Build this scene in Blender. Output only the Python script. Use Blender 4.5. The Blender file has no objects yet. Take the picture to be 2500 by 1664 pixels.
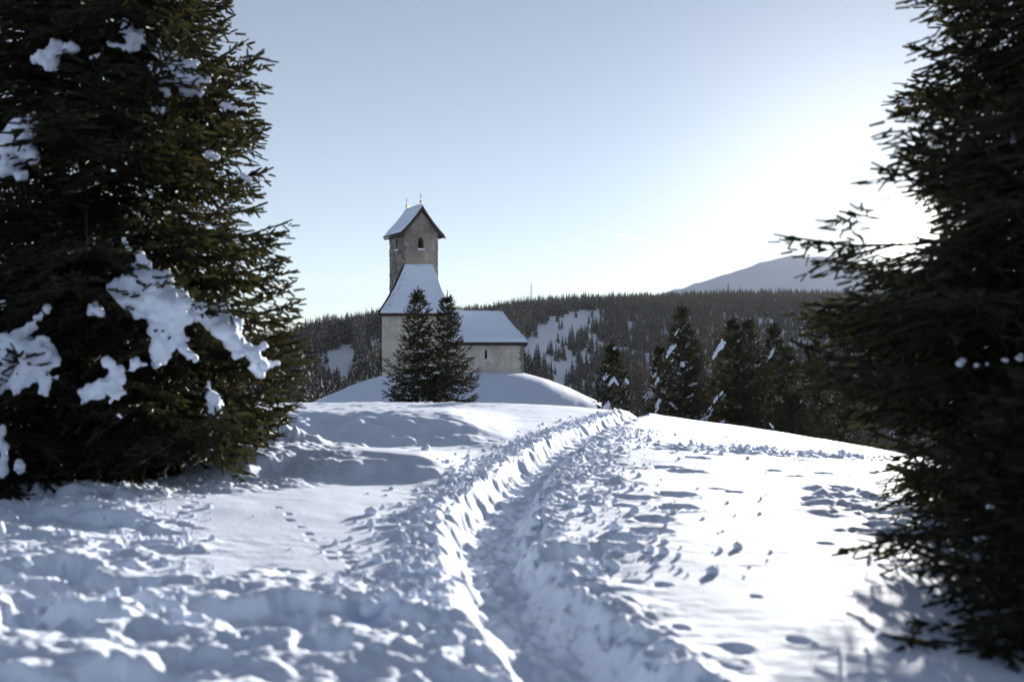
import bpy, bmesh, math, random
import numpy as np
from mathutils import Vector, Matrix

# ---------------------------------------------------------------- camera, sky, sun, exposure
scene = bpy.context.scene
col = scene.collection
F = 2430.0            # focal length in photo pixels (photo is 2500 x 1664)
HZ = 870.0            # photo row of the horizon
EYE = 1.6             # eye height above the snow
cam_d = bpy.data.cameras.new('camera')
cam = bpy.data.objects.new('camera', cam_d)
col.objects.link(cam)
cam.location = (0, 0, EYE)
cam.rotation_euler = (math.radians(90), 0, 0)
cam_d.sensor_width = 36.0
cam_d.lens = F / 2500.0 * 36.0
cam_d.shift_y = (HZ - 832.0) / 2500.0
cam_d.clip_start = 0.05
cam_d.clip_end = 120000.0
cam_d.dof.use_dof = True
cam_d.dof.focus_distance = 80.0
cam_d.dof.aperture_fstop = 1.5
scene.camera = cam

SUN = Vector(((2205 - 1250) / F, 1.0, (HZ - 560) / F)).normalized()
SUN_EL = math.asin(SUN.z)
SUN_AZ = math.atan2(SUN.x, SUN.y)          # clockwise from +Y

world = bpy.data.worlds.new('World')
scene.world = world
world.use_nodes = True
wn = world.node_tree.nodes; wl = world.node_tree.links
wn.clear()
sky = wn.new('ShaderNodeTexSky')
sky.sky_type = 'NISHITA'
sky.sun_disc = False
sky.sun_elevation = SUN_EL
sky.sun_rotation = SUN_AZ
sky.altitude = 1800
sky.air_density = 1.0
sky.dust_density = 0.35
sky.ozone_density = 3.0
bg = wn.new('ShaderNodeBackground')
bg.inputs['Strength'].default_value = 0.05
wo = wn.new('ShaderNodeOutputWorld')
hs = wn.new('ShaderNodeHueSaturation')
hs.inputs['Saturation'].default_value = 0.56
wl.new(sky.outputs[0], hs.inputs['Color'])
wl.new(hs.outputs[0], bg.inputs['Color'])
# the sun itself with its bright core, where the lamp stands in the sky
tcw = wn.new('ShaderNodeTexCoord'); dotn = wn.new('ShaderNodeVectorMath'); dotn.operation = 'DOT_PRODUCT'
dotn.inputs[1].default_value = SUN
wl.new(tcw.outputs['Generated'], dotn.inputs[0])
om = wn.new('ShaderNodeMath'); om.operation = 'SUBTRACT'; om.inputs[0].default_value = 1.0
wl.new(dotn.outputs['Value'], om.inputs[1])
dv = wn.new('ShaderNodeMath'); dv.operation = 'MULTIPLY'; dv.inputs[1].default_value = -2.0 / math.radians(1.0) ** 2
wl.new(om.outputs[0], dv.inputs[0])
ex = wn.new('ShaderNodeMath'); ex.operation = 'EXPONENT'
wl.new(dv.outputs[0], ex.inputs[0])
ml = wn.new('ShaderNodeMath'); ml.operation = 'MULTIPLY'; ml.inputs[1].default_value = 14.0
wl.new(ex.outputs[0], ml.inputs[0])
bg2 = wn.new('ShaderNodeBackground'); bg2.inputs['Color'].default_value = (1.0, 0.95, 0.86, 1)
dv2 = wn.new('ShaderNodeMath'); dv2.operation = 'MULTIPLY'; dv2.inputs[1].default_value = -2.0 / math.radians(10.0) ** 2
wl.new(om.outputs[0], dv2.inputs[0])
ex2 = wn.new('ShaderNodeMath'); ex2.operation = 'EXPONENT'; wl.new(dv2.outputs[0], ex2.inputs[0])
ma = wn.new('ShaderNodeMath'); ma.operation = 'MULTIPLY_ADD'; ma.inputs[1].default_value = 0.14
wl.new(ex2.outputs[0], ma.inputs[0]); wl.new(ml.outputs[0], ma.inputs[2])
wl.new(ma.outputs[0], bg2.inputs['Strength'])
ad = wn.new('ShaderNodeAddShader')
wl.new(bg.outputs[0], ad.inputs[0]); wl.new(bg2.outputs[0], ad.inputs[1])
wl.new(ad.outputs[0], wo.inputs['Surface'])

sun_d = bpy.data.lights.new('sun', 'SUN')
sun_d.energy = 5.0
sun_d.angle = math.radians(0.53)
sun_d.color = (1.0, 0.95, 0.87)
sun_o = bpy.data.objects.new('sun', sun_d)
col.objects.link(sun_o)
sun_o.location = SUN * 60
sun_o.rotation_euler = SUN.to_track_quat('Z', 'Y').to_euler()

vs = scene.view_settings
vs.view_transform = 'Standard'; vs.look = 'None'; vs.gamma = 1.0
vs.use_curve_mapping = False
vs.exposure = 1.7
scene.render.engine = 'CYCLES'
cy = scene.cycles
cy.use_denoising = True
cy.max_bounces = 6; cy.diffuse_bounces = 4; cy.glossy_bounces = 2
cy.transmission_bounces = 3; cy.volume_bounces = 1; cy.transparent_max_bounces = 6
cy.sample_clamp_indirect = 4.0

rng = np.random.default_rng(11)
random.seed(5)

# ---------------------------------------------------------------- noise
def _hash(ix, iy, seed):
    h = (ix.astype(np.int64) * 374761393 + iy.astype(np.int64) * 668265263 + seed * 974634121) & 0xFFFFFFFF
    h = ((h ^ (h >> 13)) * 1274126177) & 0xFFFFFFFF
    return (h ^ (h >> 16)) & 0xFFFFFFFF

def perlin(x, y, seed=0):
    x = np.asarray(x, float); y = np.asarray(y, float)
    x0 = np.floor(x); y0 = np.floor(y)
    fx = x - x0; fy = y - y0
    u = fx * fx * fx * (fx * (fx * 6 - 15) + 10); v = fy * fy * fy * (fy * (fy * 6 - 15) + 10)
    def g(ox, oy):
        a = _hash(x0 + ox, y0 + oy, seed) * (2 * math.pi / 4294967296.0)
        return np.cos(a) * (fx - ox) + np.sin(a) * (fy - oy)
    a = g(0, 0); b = g(1, 0); c = g(0, 1); d = g(1, 1)
    return (a + (b - a) * u + (c - a) * v + (a - b - c + d) * u * v) * 1.4

def fbm(x, y, octv=4, seed=0, gain=0.5):
    r = 0; amp = 1; f = 1
    for i in range(octv):
        r = r + amp * perlin(x * f + 17.3 * i, y * f - 9.1 * i, seed + i)
        amp *= gain; f *= 2.03
    return r

def sstep(x, a, b):
    t = np.clip((x - a) / (b - a), 0, 1)
    return t * t * (3 - 2 * t)

def pix(px, py, D):
    """point seen at photo pixel px,py at depth D"""
    return np.array([(px - 1250) / F * D, D, EYE + (HZ - py) / F * D])

def near_rise(y):
    # the meadow drops gently away from the viewer
    return 0.022 * 3.0 * np.log1p(np.exp(np.clip((17.0 - y) / 3.0, -30, 30))) * sstep(y, -40, 2)

def on_ground(px, py, z=0.0):
    D = (EYE - z) * F / (py - HZ)
    for _ in range(12):
        D = (EYE - z - float(near_rise(np.array(D)))) * F / (py - HZ)
    return (px - 1250) / F * D, D

# ---------------------------------------------------------------- mesh helpers
def mesh_np(name, verts, faces, mats=(), smooth=False, mat_idx=None):
    """faces: list of int arrays, each (n,k)"""
    me = bpy.data.meshes.new(name)
    verts = np.asarray(verts, np.float32)
    if not isinstance(faces, (list, tuple)):
        faces = [faces]
    faces = [np.asarray(f, np.int32) for f in faces if len(f)]
    tot = sum(f.size for f in faces); nf = sum(len(f) for f in faces)
    me.vertices.add(len(verts)); me.vertices.foreach_set('co', verts.ravel())
    me.loops.add(tot); me.loops.foreach_set('vertex_index', np.concatenate([f.ravel() for f in faces]))
    me.polygons.add(nf)
    counts = np.concatenate([np.full(len(f), f.shape[1]) for f in faces])
    me.polygons.foreach_set('loop_start', np.concatenate([[0], np.cumsum(counts)[:-1]]).astype(np.int32))
    me.polygons.foreach_set('use_smooth', np.full(nf, smooth))
    for m in mats:
        me.materials.append(m)
    if mat_idx is not None:
        me.polygons.foreach_set('material_index', np.asarray(mat_idx, np.int32))
    me.update(calc_edges=True)
    return me

def obj(name, me, parent=None, loc=None):
    o = bpy.data.objects.new(name, me)
    col.objects.link(o)
    if parent is not None:
        o.parent = parent
    if loc is not None:
        o.location = loc
    return o

def thing(name, label, cat, loc=(0, 0, 0), group=None, me=None):
    o = bpy.data.objects.new(name, me)
    col.objects.link(o)
    o.location = loc
    o['label'] = label; o['category'] = cat
    if group:
        o['group'] = group
    return o

def tubes(segs, sides=4):
    """segs: (n,8) array p0 p1 r0 r1 -> verts, quads"""
    s = np.asarray(segs, float)
    n = len(s)
    p0 = s[:, :3]; p1 = s[:, 3:6]
    d = p1 - p0; d /= np.linalg.norm(d, axis=1, keepdims=True) + 1e-9
    ref = np.where(np.abs(d[:, 2:3]) > 0.9, np.array([[1., 0, 0]]), np.array([[0, 0, 1.]]))
    a = np.cross(d, ref); a /= np.linalg.norm(a, axis=1, keepdims=True)
    b = np.cross(d, a)
    ang = np.arange(sides) * 2 * math.pi / sides
    ring = a[:, None, :] * np.cos(ang)[None, :, None] + b[:, None, :] * np.sin(ang)[None, :, None]
    v = np.concatenate([p0[:, None] + ring * s[:, 6, None, None], p1[:, None] + ring * s[:, 7, None, None]], axis=1)
    base = np.arange(n)[:, None] * 2 * sides
    f = []
    for k in range(sides):
        k2 = (k + 1) % sides
        f.append(np.stack([base[:, 0] + k, base[:, 0] + k2, base[:, 0] + sides + k2, base[:, 0] + sides + k], axis=1))
    return v.reshape(-1, 3), np.concatenate(f)

def lathe_tube(pts, radii, sides=10, jitter=0.0, seed=1):
    """continuous tube along pts"""
    r = np.random.default_rng(seed)
    pts = np.asarray(pts, float); n = len(pts)
    V = []
    for i in range(n):
        ang = np.arange(sides) * 2 * math.pi / sides
        rr = radii[i] * (1 + jitter * r.uniform(-1, 1, sides))
        V.append(np.stack([pts[i, 0] + rr * np.cos(ang), pts[i, 1] + rr * np.sin(ang), np.full(sides, pts[i, 2])], 1))
    V = np.concatenate(V)
    f = []
    for i in range(n - 1):
        for k in range(sides):
            k2 = (k + 1) % sides
            f.append([i * sides + k, i * sides + k2, (i + 1) * sides + k2, (i + 1) * sides + k])
    return V, np.array(f)

# ---------------------------------------------------------------- materials
def new_mat(name):
    m = bpy.data.materials.new(name); m.use_nodes = True
    nt = m.node_tree; nt.nodes.clear()
    out = nt.nodes.new('ShaderNodeOutputMaterial')
    return m, nt, nt.nodes, nt.links, out

def coord(nt, kind='Object'):
    return nt.nodes.new('ShaderNodeTexCoord').outputs[kind]

def noise_node(nt, vec, scale, detail=4, rough=0.55):
    n = nt.nodes.new('ShaderNodeTexNoise')
    n.inputs['Scale'].default_value = scale; n.inputs['Detail'].default_value = detail
    n.inputs['Roughness'].default_value = rough
    nt.links.new(vec, n.inputs['Vector'])
    return n.outputs['Fac']

def ramp(nt, fac, stops):
    r = nt.nodes.new('ShaderNodeValToRGB')
    els = r.color_ramp.elements
    while len(els) < len(stops):
        els.new(0.5)
    for e, (p, c) in zip(els, stops):
        e.position = p; e.color = (*c, 1)
    nt.links.new(fac, r.inputs[0])
    return r.outputs[0]

def bump_node(nt, h, strength, dist, normal=None):
    b = nt.nodes.new('ShaderNodeBump')
    b.inputs['Strength'].default_value = strength; b.inputs['Distance'].default_value = dist
    nt.links.new(h, b.inputs['Height'])
    if normal is not None:
        nt.links.new(normal, b.inputs['Normal'])
    return b.outputs[0]

def snow_mat(name, fine=1.0, base=(0.74, 0.81, 0.95), bump=True, sss=0.0, rough=1.0):
    m, nt, N, L, out = new_mat(name)
    p = N.new('ShaderNodeBsdfPrincipled')
    c = coord(nt)
    v = ramp(nt, noise_node(nt, c, 1.3, 3), [(0.3, tuple(0.96 * b for b in base)), (0.7, base)])
    L.new(v, p.inputs['Base Color'])
    p.inputs['Roughness'].default_value = 0.8
    p.inputs['Specular IOR Level'].default_value = 0.08
    if sss:
        p.inputs['Subsurface Weight'].default_value = sss
        p.inputs['Subsurface Radius'].default_value = (0.05, 0.06, 0.08)
    if bump:
        b1 = bump_node(nt, noise_node(nt, c, 22 * fine, 5, 0.6), min(1.0, 0.35 * rough), 0.012 / fine)
        b2 = bump_node(nt, noise_node(nt, c, 130 * fine, 3, 0.6), 0.35, 0.003 / fine, b1)
        L.new(b2, p.inputs['Normal'])
    L.new(p.outputs[0], out.inputs['Surface'])
    return m

def foliage_mat(name, c1, c2, trans, tw=0.3):
    m, nt, N, L, out = new_mat(name)
    g = N.new('ShaderNodeNewGeometry')
    cr = ramp(nt, g.outputs['Random Per Island'], [(0.0, c1), (1.0, c2)])
    p = N.new('ShaderNodeBsdfPrincipled')
    p.inputs['Roughness'].default_value = 0.55
    p.inputs['Specular IOR Level'].default_value = 0.3
    L.new(cr, p.inputs['Base Color'])
    t = N.new('ShaderNodeBsdfTranslucent'); t.inputs['Color'].default_value = (*trans, 1)
    mx = N.new('ShaderNodeMixShader'); mx.inputs[0].default_value = tw
    L.new(p.outputs[0], mx.inputs[1]); L.new(t.outputs[0], mx.inputs[2])
    L.new(mx.outputs[0], out.inputs['Surface'])
    return m

def plain_mat(name, c1, c2, scale=8, rough=0.8, bump=0.3, metal=0.0, detail=5):
    m, nt, N, L, out = new_mat(name)
    c = coord(nt)
    n = noise_node(nt, c, scale, detail, 0.6)
    p = N.new('ShaderNodeBsdfPrincipled')
    L.new(ramp(nt, n, [(0.3, c1), (0.7, c2)]), p.inputs['Base Color'])
    p.inputs['Roughness'].default_value = rough; p.inputs['Metallic'].default_value = metal
    if bump:
        L.new(bump_node(nt, n, bump, 0.03), p.inputs['Normal'])
    L.new(p.outputs[0], out.inputs['Surface'])
    return m

M_SNOW = snow_mat('snow')
M_PATHSNOW = snow_mat('trodden_snow', base=(0.73, 0.80, 0.94))
M_ROOFSNOW = snow_mat('roof_snow', fine=0.5)
M_FARSNOW = snow_mat('distant_snow', fine=0.02, base=(0.84, 0.88, 0.95))
M_CLUMP = snow_mat('clump_snow', fine=0.9, rough=2.4)
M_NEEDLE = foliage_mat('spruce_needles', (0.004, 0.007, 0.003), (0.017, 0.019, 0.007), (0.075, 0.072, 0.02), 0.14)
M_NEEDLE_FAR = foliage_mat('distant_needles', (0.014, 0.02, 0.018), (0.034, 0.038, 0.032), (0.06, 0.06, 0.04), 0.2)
M_LARCH = foliage_mat('bare_larch_twigs', (0.06, 0.042, 0.026), (0.12, 0.08, 0.05), (0.12, 0.08, 0.045), 0.15)
M_BARK = plain_mat('bark', (0.035, 0.026, 0.018), (0.11, 0.08, 0.055), 14, 0.9, 0.6)
M_TWIG = plain_mat('twig_bark', (0.022, 0.015, 0.01), (0.05, 0.034, 0.022), 20, 0.9, 0.2)

# ---------------------------------------------------------------- terrain
PATH_PX = [(1335, 1664), (1262, 1560), (1212, 1470), (1194, 1380), (1200, 1310), (1226, 1265), (1265, 1215), (1319, 1160), (1364, 1114), (1408, 1085), (1448, 1061), (1507, 1029)]
PATH = [on_ground(a_, b_, -0.24) for a_, b_ in PATH_PX]
PATH = np.array([[PATH[0][0] + .75, 1.5], [PATH[0][0] + .35, 3.2]] + PATH + [[PATH[-1][0] + 1.1, PATH[-1][1] + 4.5], [5.4, 40], [6.4, 50], [6.2, 62]])
def _dense(P, n=12):
    out = []
    for i in range(len(P) - 1):
        p0 = P[max(i - 1, 0)]; p1 = P[i]; p2 = P[i + 1]; p3 = P[min(i + 2, len(P) - 1)]
        for t in np.arange(n) / n:
            out.append(0.5 * (2 * p1 + (p2 - p0) * t + (2 * p0 - 5 * p1 + 4 * p2 - p3) * t * t + (3 * p1 - p0 - 3 * p2 + p3) * t ** 3))
    return np.array(out + [P[-1]])
PATHD = _dense(PATH)

def path_dist(x, y):
    """signed distance to the trodden path, negative on its left"""
    d = np.full(x.shape, 1e9); s = np.zeros(x.shape)
    px = np.interp(y, PATHD[:, 1], PATHD[:, 0])
    near = (np.abs(x - px) < 4) & (y < 63) & (y > 1)
    xs = x[near]; ys = y[near]
    dd = np.full(xs.shape, 1e9); sg = np.zeros(xs.shape)
    for i in range(len(PATHD) - 1):
        a = PATHD[i]; b = PATHD[i + 1]; e = b - a
        sel = np.abs(ys - a[1]) < 5.5
        t = np.clip(((xs[sel] - a[0]) * e[0] + (ys[sel] - a[1]) * e[1]) / (e @ e), 0, 1)
        qx = xs[sel] - a[0] - t * e[0]; qy = ys[sel] - a[1] - t * e[1]
        q = np.hypot(qx, qy)
        cur = dd[sel]; m = q < cur
        cur[m] = q[m]
        sc = sg[sel]; sc[m] = np.sign(e[1] * qx - e[0] * qy)[m]
        dd[sel] = cur; sg[sel] = sc
    d[near] = dd; s[near] = sg
    return d * np.where(s == 0, 1, s)

# ridge of the wooded hill by bearing: photo column, photo row of the tree tops, distance
RIDGE = np.array([[-2500, 860, 520], [-600, 850, 560], [300, 838, 600], [690, 815, 640], [780, 790, 680], [930, 765, 760], [1110, 752, 900], [1300, 735, 1080],
                  [1500, 722, 1280], [1700, 715, 1460], [1900, 716, 1600], [2150, 722, 1650], [2600, 735, 1700], [4500, 780, 1700]], float)
TREE_H = 15.0

def hill_z(t, D):
    c = t * F + 1250
    Dr = np.interp(c, RIDGE[:, 0], RIDGE[:, 2])
    top = np.interp(c, RIDGE[:, 0], RIDGE[:, 1])
    zr = EYE + (HZ - top) / F * Dr - TREE_H * 0.9
    D0 = 0.42 * Dr
    s = (D - D0) / (Dr - D0)
    prof = np.where(s < 0, 0, np.where(s < 1, np.sin(np.clip(s, 0, 1) * math.pi / 2) ** 1.15, 1 - 0.35 * (s - 1)))
    prof = np.maximum(prof, -0.3)
    zb = -44.0
    return zb + (zr - zb) * prof

def macro(x, y):
    r = np.hypot(x, y)
    # falls away to the right of the path and beyond the brow
    cr = np.log1p(np.exp((x - 1.0) * 0.9)) / 0.9
    z = -(0.055 * cr + 0.0065 * np.minimum(cr, 14) ** 2) * sstep(y, 5, 28) * np.where(y > 0, 1, 0.3)
    yb = 33.0 - 0.28 * np.clip(x, -2, 14) - 0.02 * np.clip(-x, 0, 30)
    e = np.maximum(y - yb, 0)
    fall = np.where(e < 12, 0.0125 * e * e, 1.8 + 0.30 * (e - 12))
    low = np.where(x > 0, 5.5 + 0.12 * np.clip(x, 0, 60), 5.5)
    fall = low * (1 - np.exp(-fall / low))
    z = z - fall
    z = z + near_rise(y)
    # mound under the church
    d = np.hypot((x + 5.0), (y - 91.0) / 0.9)
    f = np.clip((d - 6.0) / 15.0, 0, 1)
    f = 1 - (f * f * (3 - 2 * f) * 0.45 + 0.55 * f)
    k = sstep(d, 32, 6.0)
    top = 0.22 - 0.02 * np.minimum(d, 7)
    mz = -5.5 + (top + 5.5) * f - 0.35 * np.maximum(d - 21.0, 0)
    mz = mz + (0.10 * fbm(x * .22, y * .22, 3, 201) + .03 * fbm(x * .9, y * .9, 3, 202)) * sstep(d, 6.0, 9.0)
    z = np.maximum(z, mz) + 0.12 * np.exp(-((z - mz) / 0.5) ** 2) * (d < 40) * (f < 0.98)
    # valley
    z = z - 38.5 * sstep(r, 110, 330)
    # hill and beyond
    D = np.maximum(y, 1e-3)
    t = np.where(y > 0, x / D, np.sign(x) * 9)
    hz = hill_z(np.clip(t, -4, 4), D)
    w = sstep(r, 180, 330) * (y > 0)
    z = np.where(w > 0, np.maximum(z, z * (1 - w) + w * hz), z)
    return z

FOOT = [(1510, 1330, .17), (1505, 1357, .18), (1396, 1373, .22), (1597, 1280, .18), (1592, 1310, .17), (1546, 1223, .2), (1647, 1214, .22), (1656, 1250, .2),
        (1674, 1150, .25), (1624, 1141, .2), (1445, 1240, .13), (1700, 1118, .2), (1740, 1105, .2), (1820, 1098, .22), (1905, 1096, .2), (1965, 1108, .2),
        (2010, 1150, .13), (1940, 1160, .12), (1890, 1146, .1), (2100, 1250, .1), (2140, 1290, .1), (2060, 1235, .09), (2170, 1330, .1), (2120, 1310, .07), (2040, 1262, .06),
        (1540, 1440, .07), (1620, 1450, .06), (2015, 1345, .07), (1845, 1480, .04), 
        (1800, 1610, .07), (1950, 1590, .06), (1660, 1560, .05), (1560, 1545, .06), (1480, 1480, .09), (1440, 1430, .09)]
FOOTG = [(*on_ground(a, b, -0.05), s) for a, b, s in FOOT]
for i in range(11):
    t = i / 10
    FOOTG.append((*on_ground(679 + 175 * t + 8 * math.sin(i * 2.2), 1263 + 140 * t), 0.035))
for a, b in [(850, 1360), (852, 1372), (858, 1384), (868, 1394), (905, 1420), (903, 1432), (902, 1446), (905, 1460), (912, 1474), (620, 1408), (650, 1410), (690, 1408), (725, 1412),
             (470, 1260), (455, 1272), (440, 1284), (450, 1310), (445, 1330), (610, 1540), (612, 1560), (611, 1578), (700, 1475), (720, 1490), (740, 1510), (730, 1530)]:
    FOOTG.append((*on_ground(a, b), 0.05))
for i in range(12):
    FOOTG.append((rng.uniform(2.2, 5.6), rng.uniform(9, 24), rng.uniform(.04, .1)))

rb = np.random.default_rng(17)
for i in range(44):
    y_ = rb.uniform(4.6, 10.5)
    FOOTG.append((-y_ * rb.uniform(.37, .58), y_, rb.uniform(.08, .19)))
for i in range(14):
    FOOTG.append((rb.uniform(-2.2, -.5), rb.uniform(3.9, 5.3), rb.uniform(.07, .15)))
for i in range(24):
    y_ = rb.uniform(8.5, 21); FOOTG.append((float(np.interp(y_, PATHD[:, 1], PATHD[:, 0])) + .55 + abs(rb.normal(0, .55)), y_, rb.uniform(.05, .12)))
BANKS = [(370, 1146, .30, .27), (300, 1160, .3, .12), (430, 1160, .22, .14), (487, 1165, .20, .24), (600, 1125, .5, .2), (665, 1118, .55, .34), (720, 1128, .5, .2), (240, 1172, .4, .1),
         (120, 1178, .5, .1), (20, 1185, .5, .14), (850, 1125, .3, .07), (880, 1118, .2, .07)]
BANKG = [(*on_ground(a, b), w, h) for a, b, w, h in BANKS]

def churn_masks(x, y, wob):
    t = x / np.maximum(y, 0.5)
    c = t * F + 1250
    # trampled snow at the left foreground
    m1 = sstep(c + wob * 150, 450, 270) * sstep(y + wob, 12.0, 10.2) * sstep(y, 2.0, 4)
    m1b = sstep(y + wob * 0.9, 6.35, 5.7) * sstep(c, 1150, 900)
    # broken snow right of the path
    pxc = np.interp(y, PATHD[:, 1], PATHD[:, 0])
    o = x - pxc
    m2 = sstep(o, 0.15, 0.5) * sstep(o + wob * 0.7, 1.4, 0.6) * sstep(y + wob, 8.5, 11) * sstep(y, 24, 17)
    m2b = sstep(o, 0.1, 0.4) * sstep(o + wob * .5, .9, .4) * sstep(y, 8.6, 7) * .5
    m3 = sstep(np.abs(y - 18.4 - 0.25 * (x - 5) + wob * 0.6), 1.0, 0.5) * sstep(x, 2.0, 3.0) * sstep(x, 8.5, 7.0)
    m4 = sstep(np.abs(x - (3.4 + 0.12 * (y - 9)) + wob * 0.4), 0.75, 0.3) * sstep(y, 7.2, 8) * sstep(y, 12.5, 11)
    return np.clip(m1 + m1b, 0, 1), np.clip(m2 + m2b, 0, 1), m3, m4

def detail(x, y, pd):
    r = np.hypot(x, y)
    fade = sstep(r, 75, 40)
    z = np.zeros_like(x)
    wob = fbm(x * 1.1, y * 1.1, 3, 3)
    # terraces to the left of the path
    mid = sstep(x, -0.4, -1.2) * sstep(x, -7.0, -4.2)
    z += mid * (0.24 * sstep(y + 0.5 * wob, 10.7, 12.3) - 0.24 * sstep(y, 12.6, 16.5))
    mid2 = sstep(x, 0.3, -1.6) * sstep(x, -9.0, -6.0)
    z += mid2 * (0.42 * sstep(y + 0.8 * wob, 17.2, 20.5) - 0.42 * sstep(y, 21.0, 32))
    # soft undulation and wind crust
    z += 0.035 * fbm(x * 0.22, y * 0.16, 3, 21) * sstep(y, 3, 9) - 0.05 * np.clip(x + .3, -2.6, 0) * sstep(y, 18, 12)
    und = 0.5 + 0.5 * sstep(fbm(x * 0.3, y * 0.3, 2, 50), -0.3, 0.4)
    z += 0.010 * und * fbm(x * 1.3, y * 0.9, 3, 31)
    z += 0.0045 * fbm(x * 3.0 + 0.7 * y, y * 7.0, 3, 41, 0.55) * sstep(fbm(x * .6, y * .4, 2, 44), -0.25, 0.35)
    crust = np.maximum(0, fbm(x * 1.1 + 0.4 * y, y * 3.0, 4, 47, 0.6) - 0.28)
    z += 0.05 * crust * sstep(x, 1.0, -1.0) * sstep(y, 13, 17)
    z += 0.012 * crust * sstep(x, 1.0, 2.0)
    # trampled patches
    m1, m2, m3, m4 = churn_masks(x, y, wob)
    bil = np.abs(fbm(x * 1.9, y * 1.9, 4, 61, 0.55))
    lum = fbm(x * 4.2, y * 4.2, 4, 71, 0.55)
    z += m1 * 0.85 * (0.045 * fbm(x * 0.85, y * 0.85, 2, 65) + 0.042 * fbm(x * 2.3, y * 2.3, 3, 61, .55) + 0.022 * lum + .008 * fbm(x * 13, y * 13, 2, 68)
               - 0.09 * sstep(fbm(x * 0.95 + .5 * y, y * 1.25, 2, 66), .08, .36) + .03)
    z += m2 * (0.06 * fbm(x * 2.2, y * 2.2, 3, 81) + 0.022 * lum)
    z += (m3 + m4) * (0.07 * fbm(x * 2.2, y * 2.2, 3, 91) + 0.028 * lum)
    # path: trodden trench, thrown-up berm on its left
    l1 = fbm(x * 1.6, y * 1.6, 4, 101, 0.55); l2 = fbm(x * 6, y * 6, 3, 111, 0.6)
    near = sstep(y, 1.5, 4) * sstep(y, 60, 40)
    L = -pd
    half = (0.225 + 0.04 * l1) * (0.68 + 0.32 * sstep(y, 4.2, 9))
    berm = sstep(L, half - 0.02, half + 0.22) * sstep(L + 0.3 * l1, half + 0.75, half + 0.22)
    z += near * berm * (0.045 + 0.08 * l1 + 0.05 * l2) * np.where(y > 31, sstep(y, 40, 31), 1)
    R = pd
    bermr = sstep(R, half, half + 0.15) * sstep(R + 0.3 * l1, half + 0.6, half + 0.15)
    z += near * bermr * (0.045 + 0.06 * l1 + 0.035 * l2)
    wallw = 0.22 + 0.10 * l1 + np.where(pd > 0, 0.10 * (1 + l1), 0)
    inside = sstep(np.abs(pd + 0.05 * l2), half + wallw, half - 0.06)
    dep = 0.25 + 0.05 * l1 - 0.06 * sstep(y, 9, 6)
    z -= near * inside * dep * sstep(y, 45, 33)
    z += near * sstep(np.abs(pd), half + 0.25, half) * (0.022 * lum + 0.012 * l2 + 0.015 * fbm(x * 11, y * 11, 2, 121))
    # flutes down the berm wall
    z += near * sstep(np.abs(L - half - 0.08), 0.19, 0.0) * (0.02 * fbm(y * 2.1 + 1.5 * l1, x * 2, 4, 131, .65) + .022 * l2)
    # footprints and postholes
    for fx, fy, s in FOOTG:
        m = (np.abs(x - fx) < 4 * s) & (np.abs(y - fy) < 4 * s)
        if m.any():
            a = 0.3
            dx = (x[m] - fx); dy = (y[m] - fy)
            q = np.hypot(dx / s, dy / (s * 1.1)) + 0.3 * l1[m] + .16 * l2[m]
            s = s * .8; dp = min(0.75 * s, 0.11)
            z[m] += -dp * sstep(q, 1.1, 0.6) + 0.10 * dp * np.exp(-((q - 1.35) / 0.28) ** 2) * (.6 + l2[m])
    # snow banks in front of the left spruce
    for bx, by, w, h in BANKG:
        m = (np.abs(x - bx) < 3 * w) & (np.abs(y - by) < 3 * w)
        if m.any():
            q = ((x[m] - bx) / w) ** 2 + ((y[m] - by) / (w * 0.9)) ** 2
            z[m] += h * np.exp(-q * 1.3) * (1 + 0.5 * l1[m] + 0.22 * l2[m])
    ring = np.hypot(x + 4.93, y - 11.7)
    z -= 0.32 * sstep(ring, 1.5, 0.5)
    z += sstep(ring, 3.4, 2.6) * sstep(ring, 0.8, 1.6) * (0.05 * l1 + 0.03 * l2)
    ring = np.hypot(x - 4.6, y - 7.6)
    z -= 0.25 * sstep(ring, 1.3, 0.4)
    return z * fade

def height(x, y):
    x = np.asarray(x, float); y = np.asarray(y, float)
    return macro(x, y) + detail(x, y, path_dist(x, y))

def hpt(x, y):
    return float(height(np.array([x]), np.array([y]))[0])

# near field: rings about the viewpoint, fine in front and coarse behind
th_f = np.linspace(math.radians(-34), math.radians(34), 600)
th_c = np.linspace(math.radians(34), math.radians(326), 99)[1:-1]
TH = np.concatenate([th_f, th_c])
R_in = np.array([0.0, 0.6, 1.2, 1.9, 2.6])
R_a = np.geomspace(3.2, 48, 470)
R_b = np.geomspace(48, 175, 92)[1:]
RR = np.concatenate([R_in[1:], R_a, R_b])
nr, nt_ = len(RR), len(TH)
X = RR[:, None] * np.sin(TH)[None]; Y = RR[:, None] * np.cos(TH)[None]
PD = path_dist(X.ravel(), Y.ravel()).reshape(X.shape)
Z = macro(X.ravel(), Y.ravel()).reshape(X.shape) + detail(X.ravel(), Y.ravel(), PD.ravel()).reshape(X.shape)
P = np.stack([X, Y, Z], -1)
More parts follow.
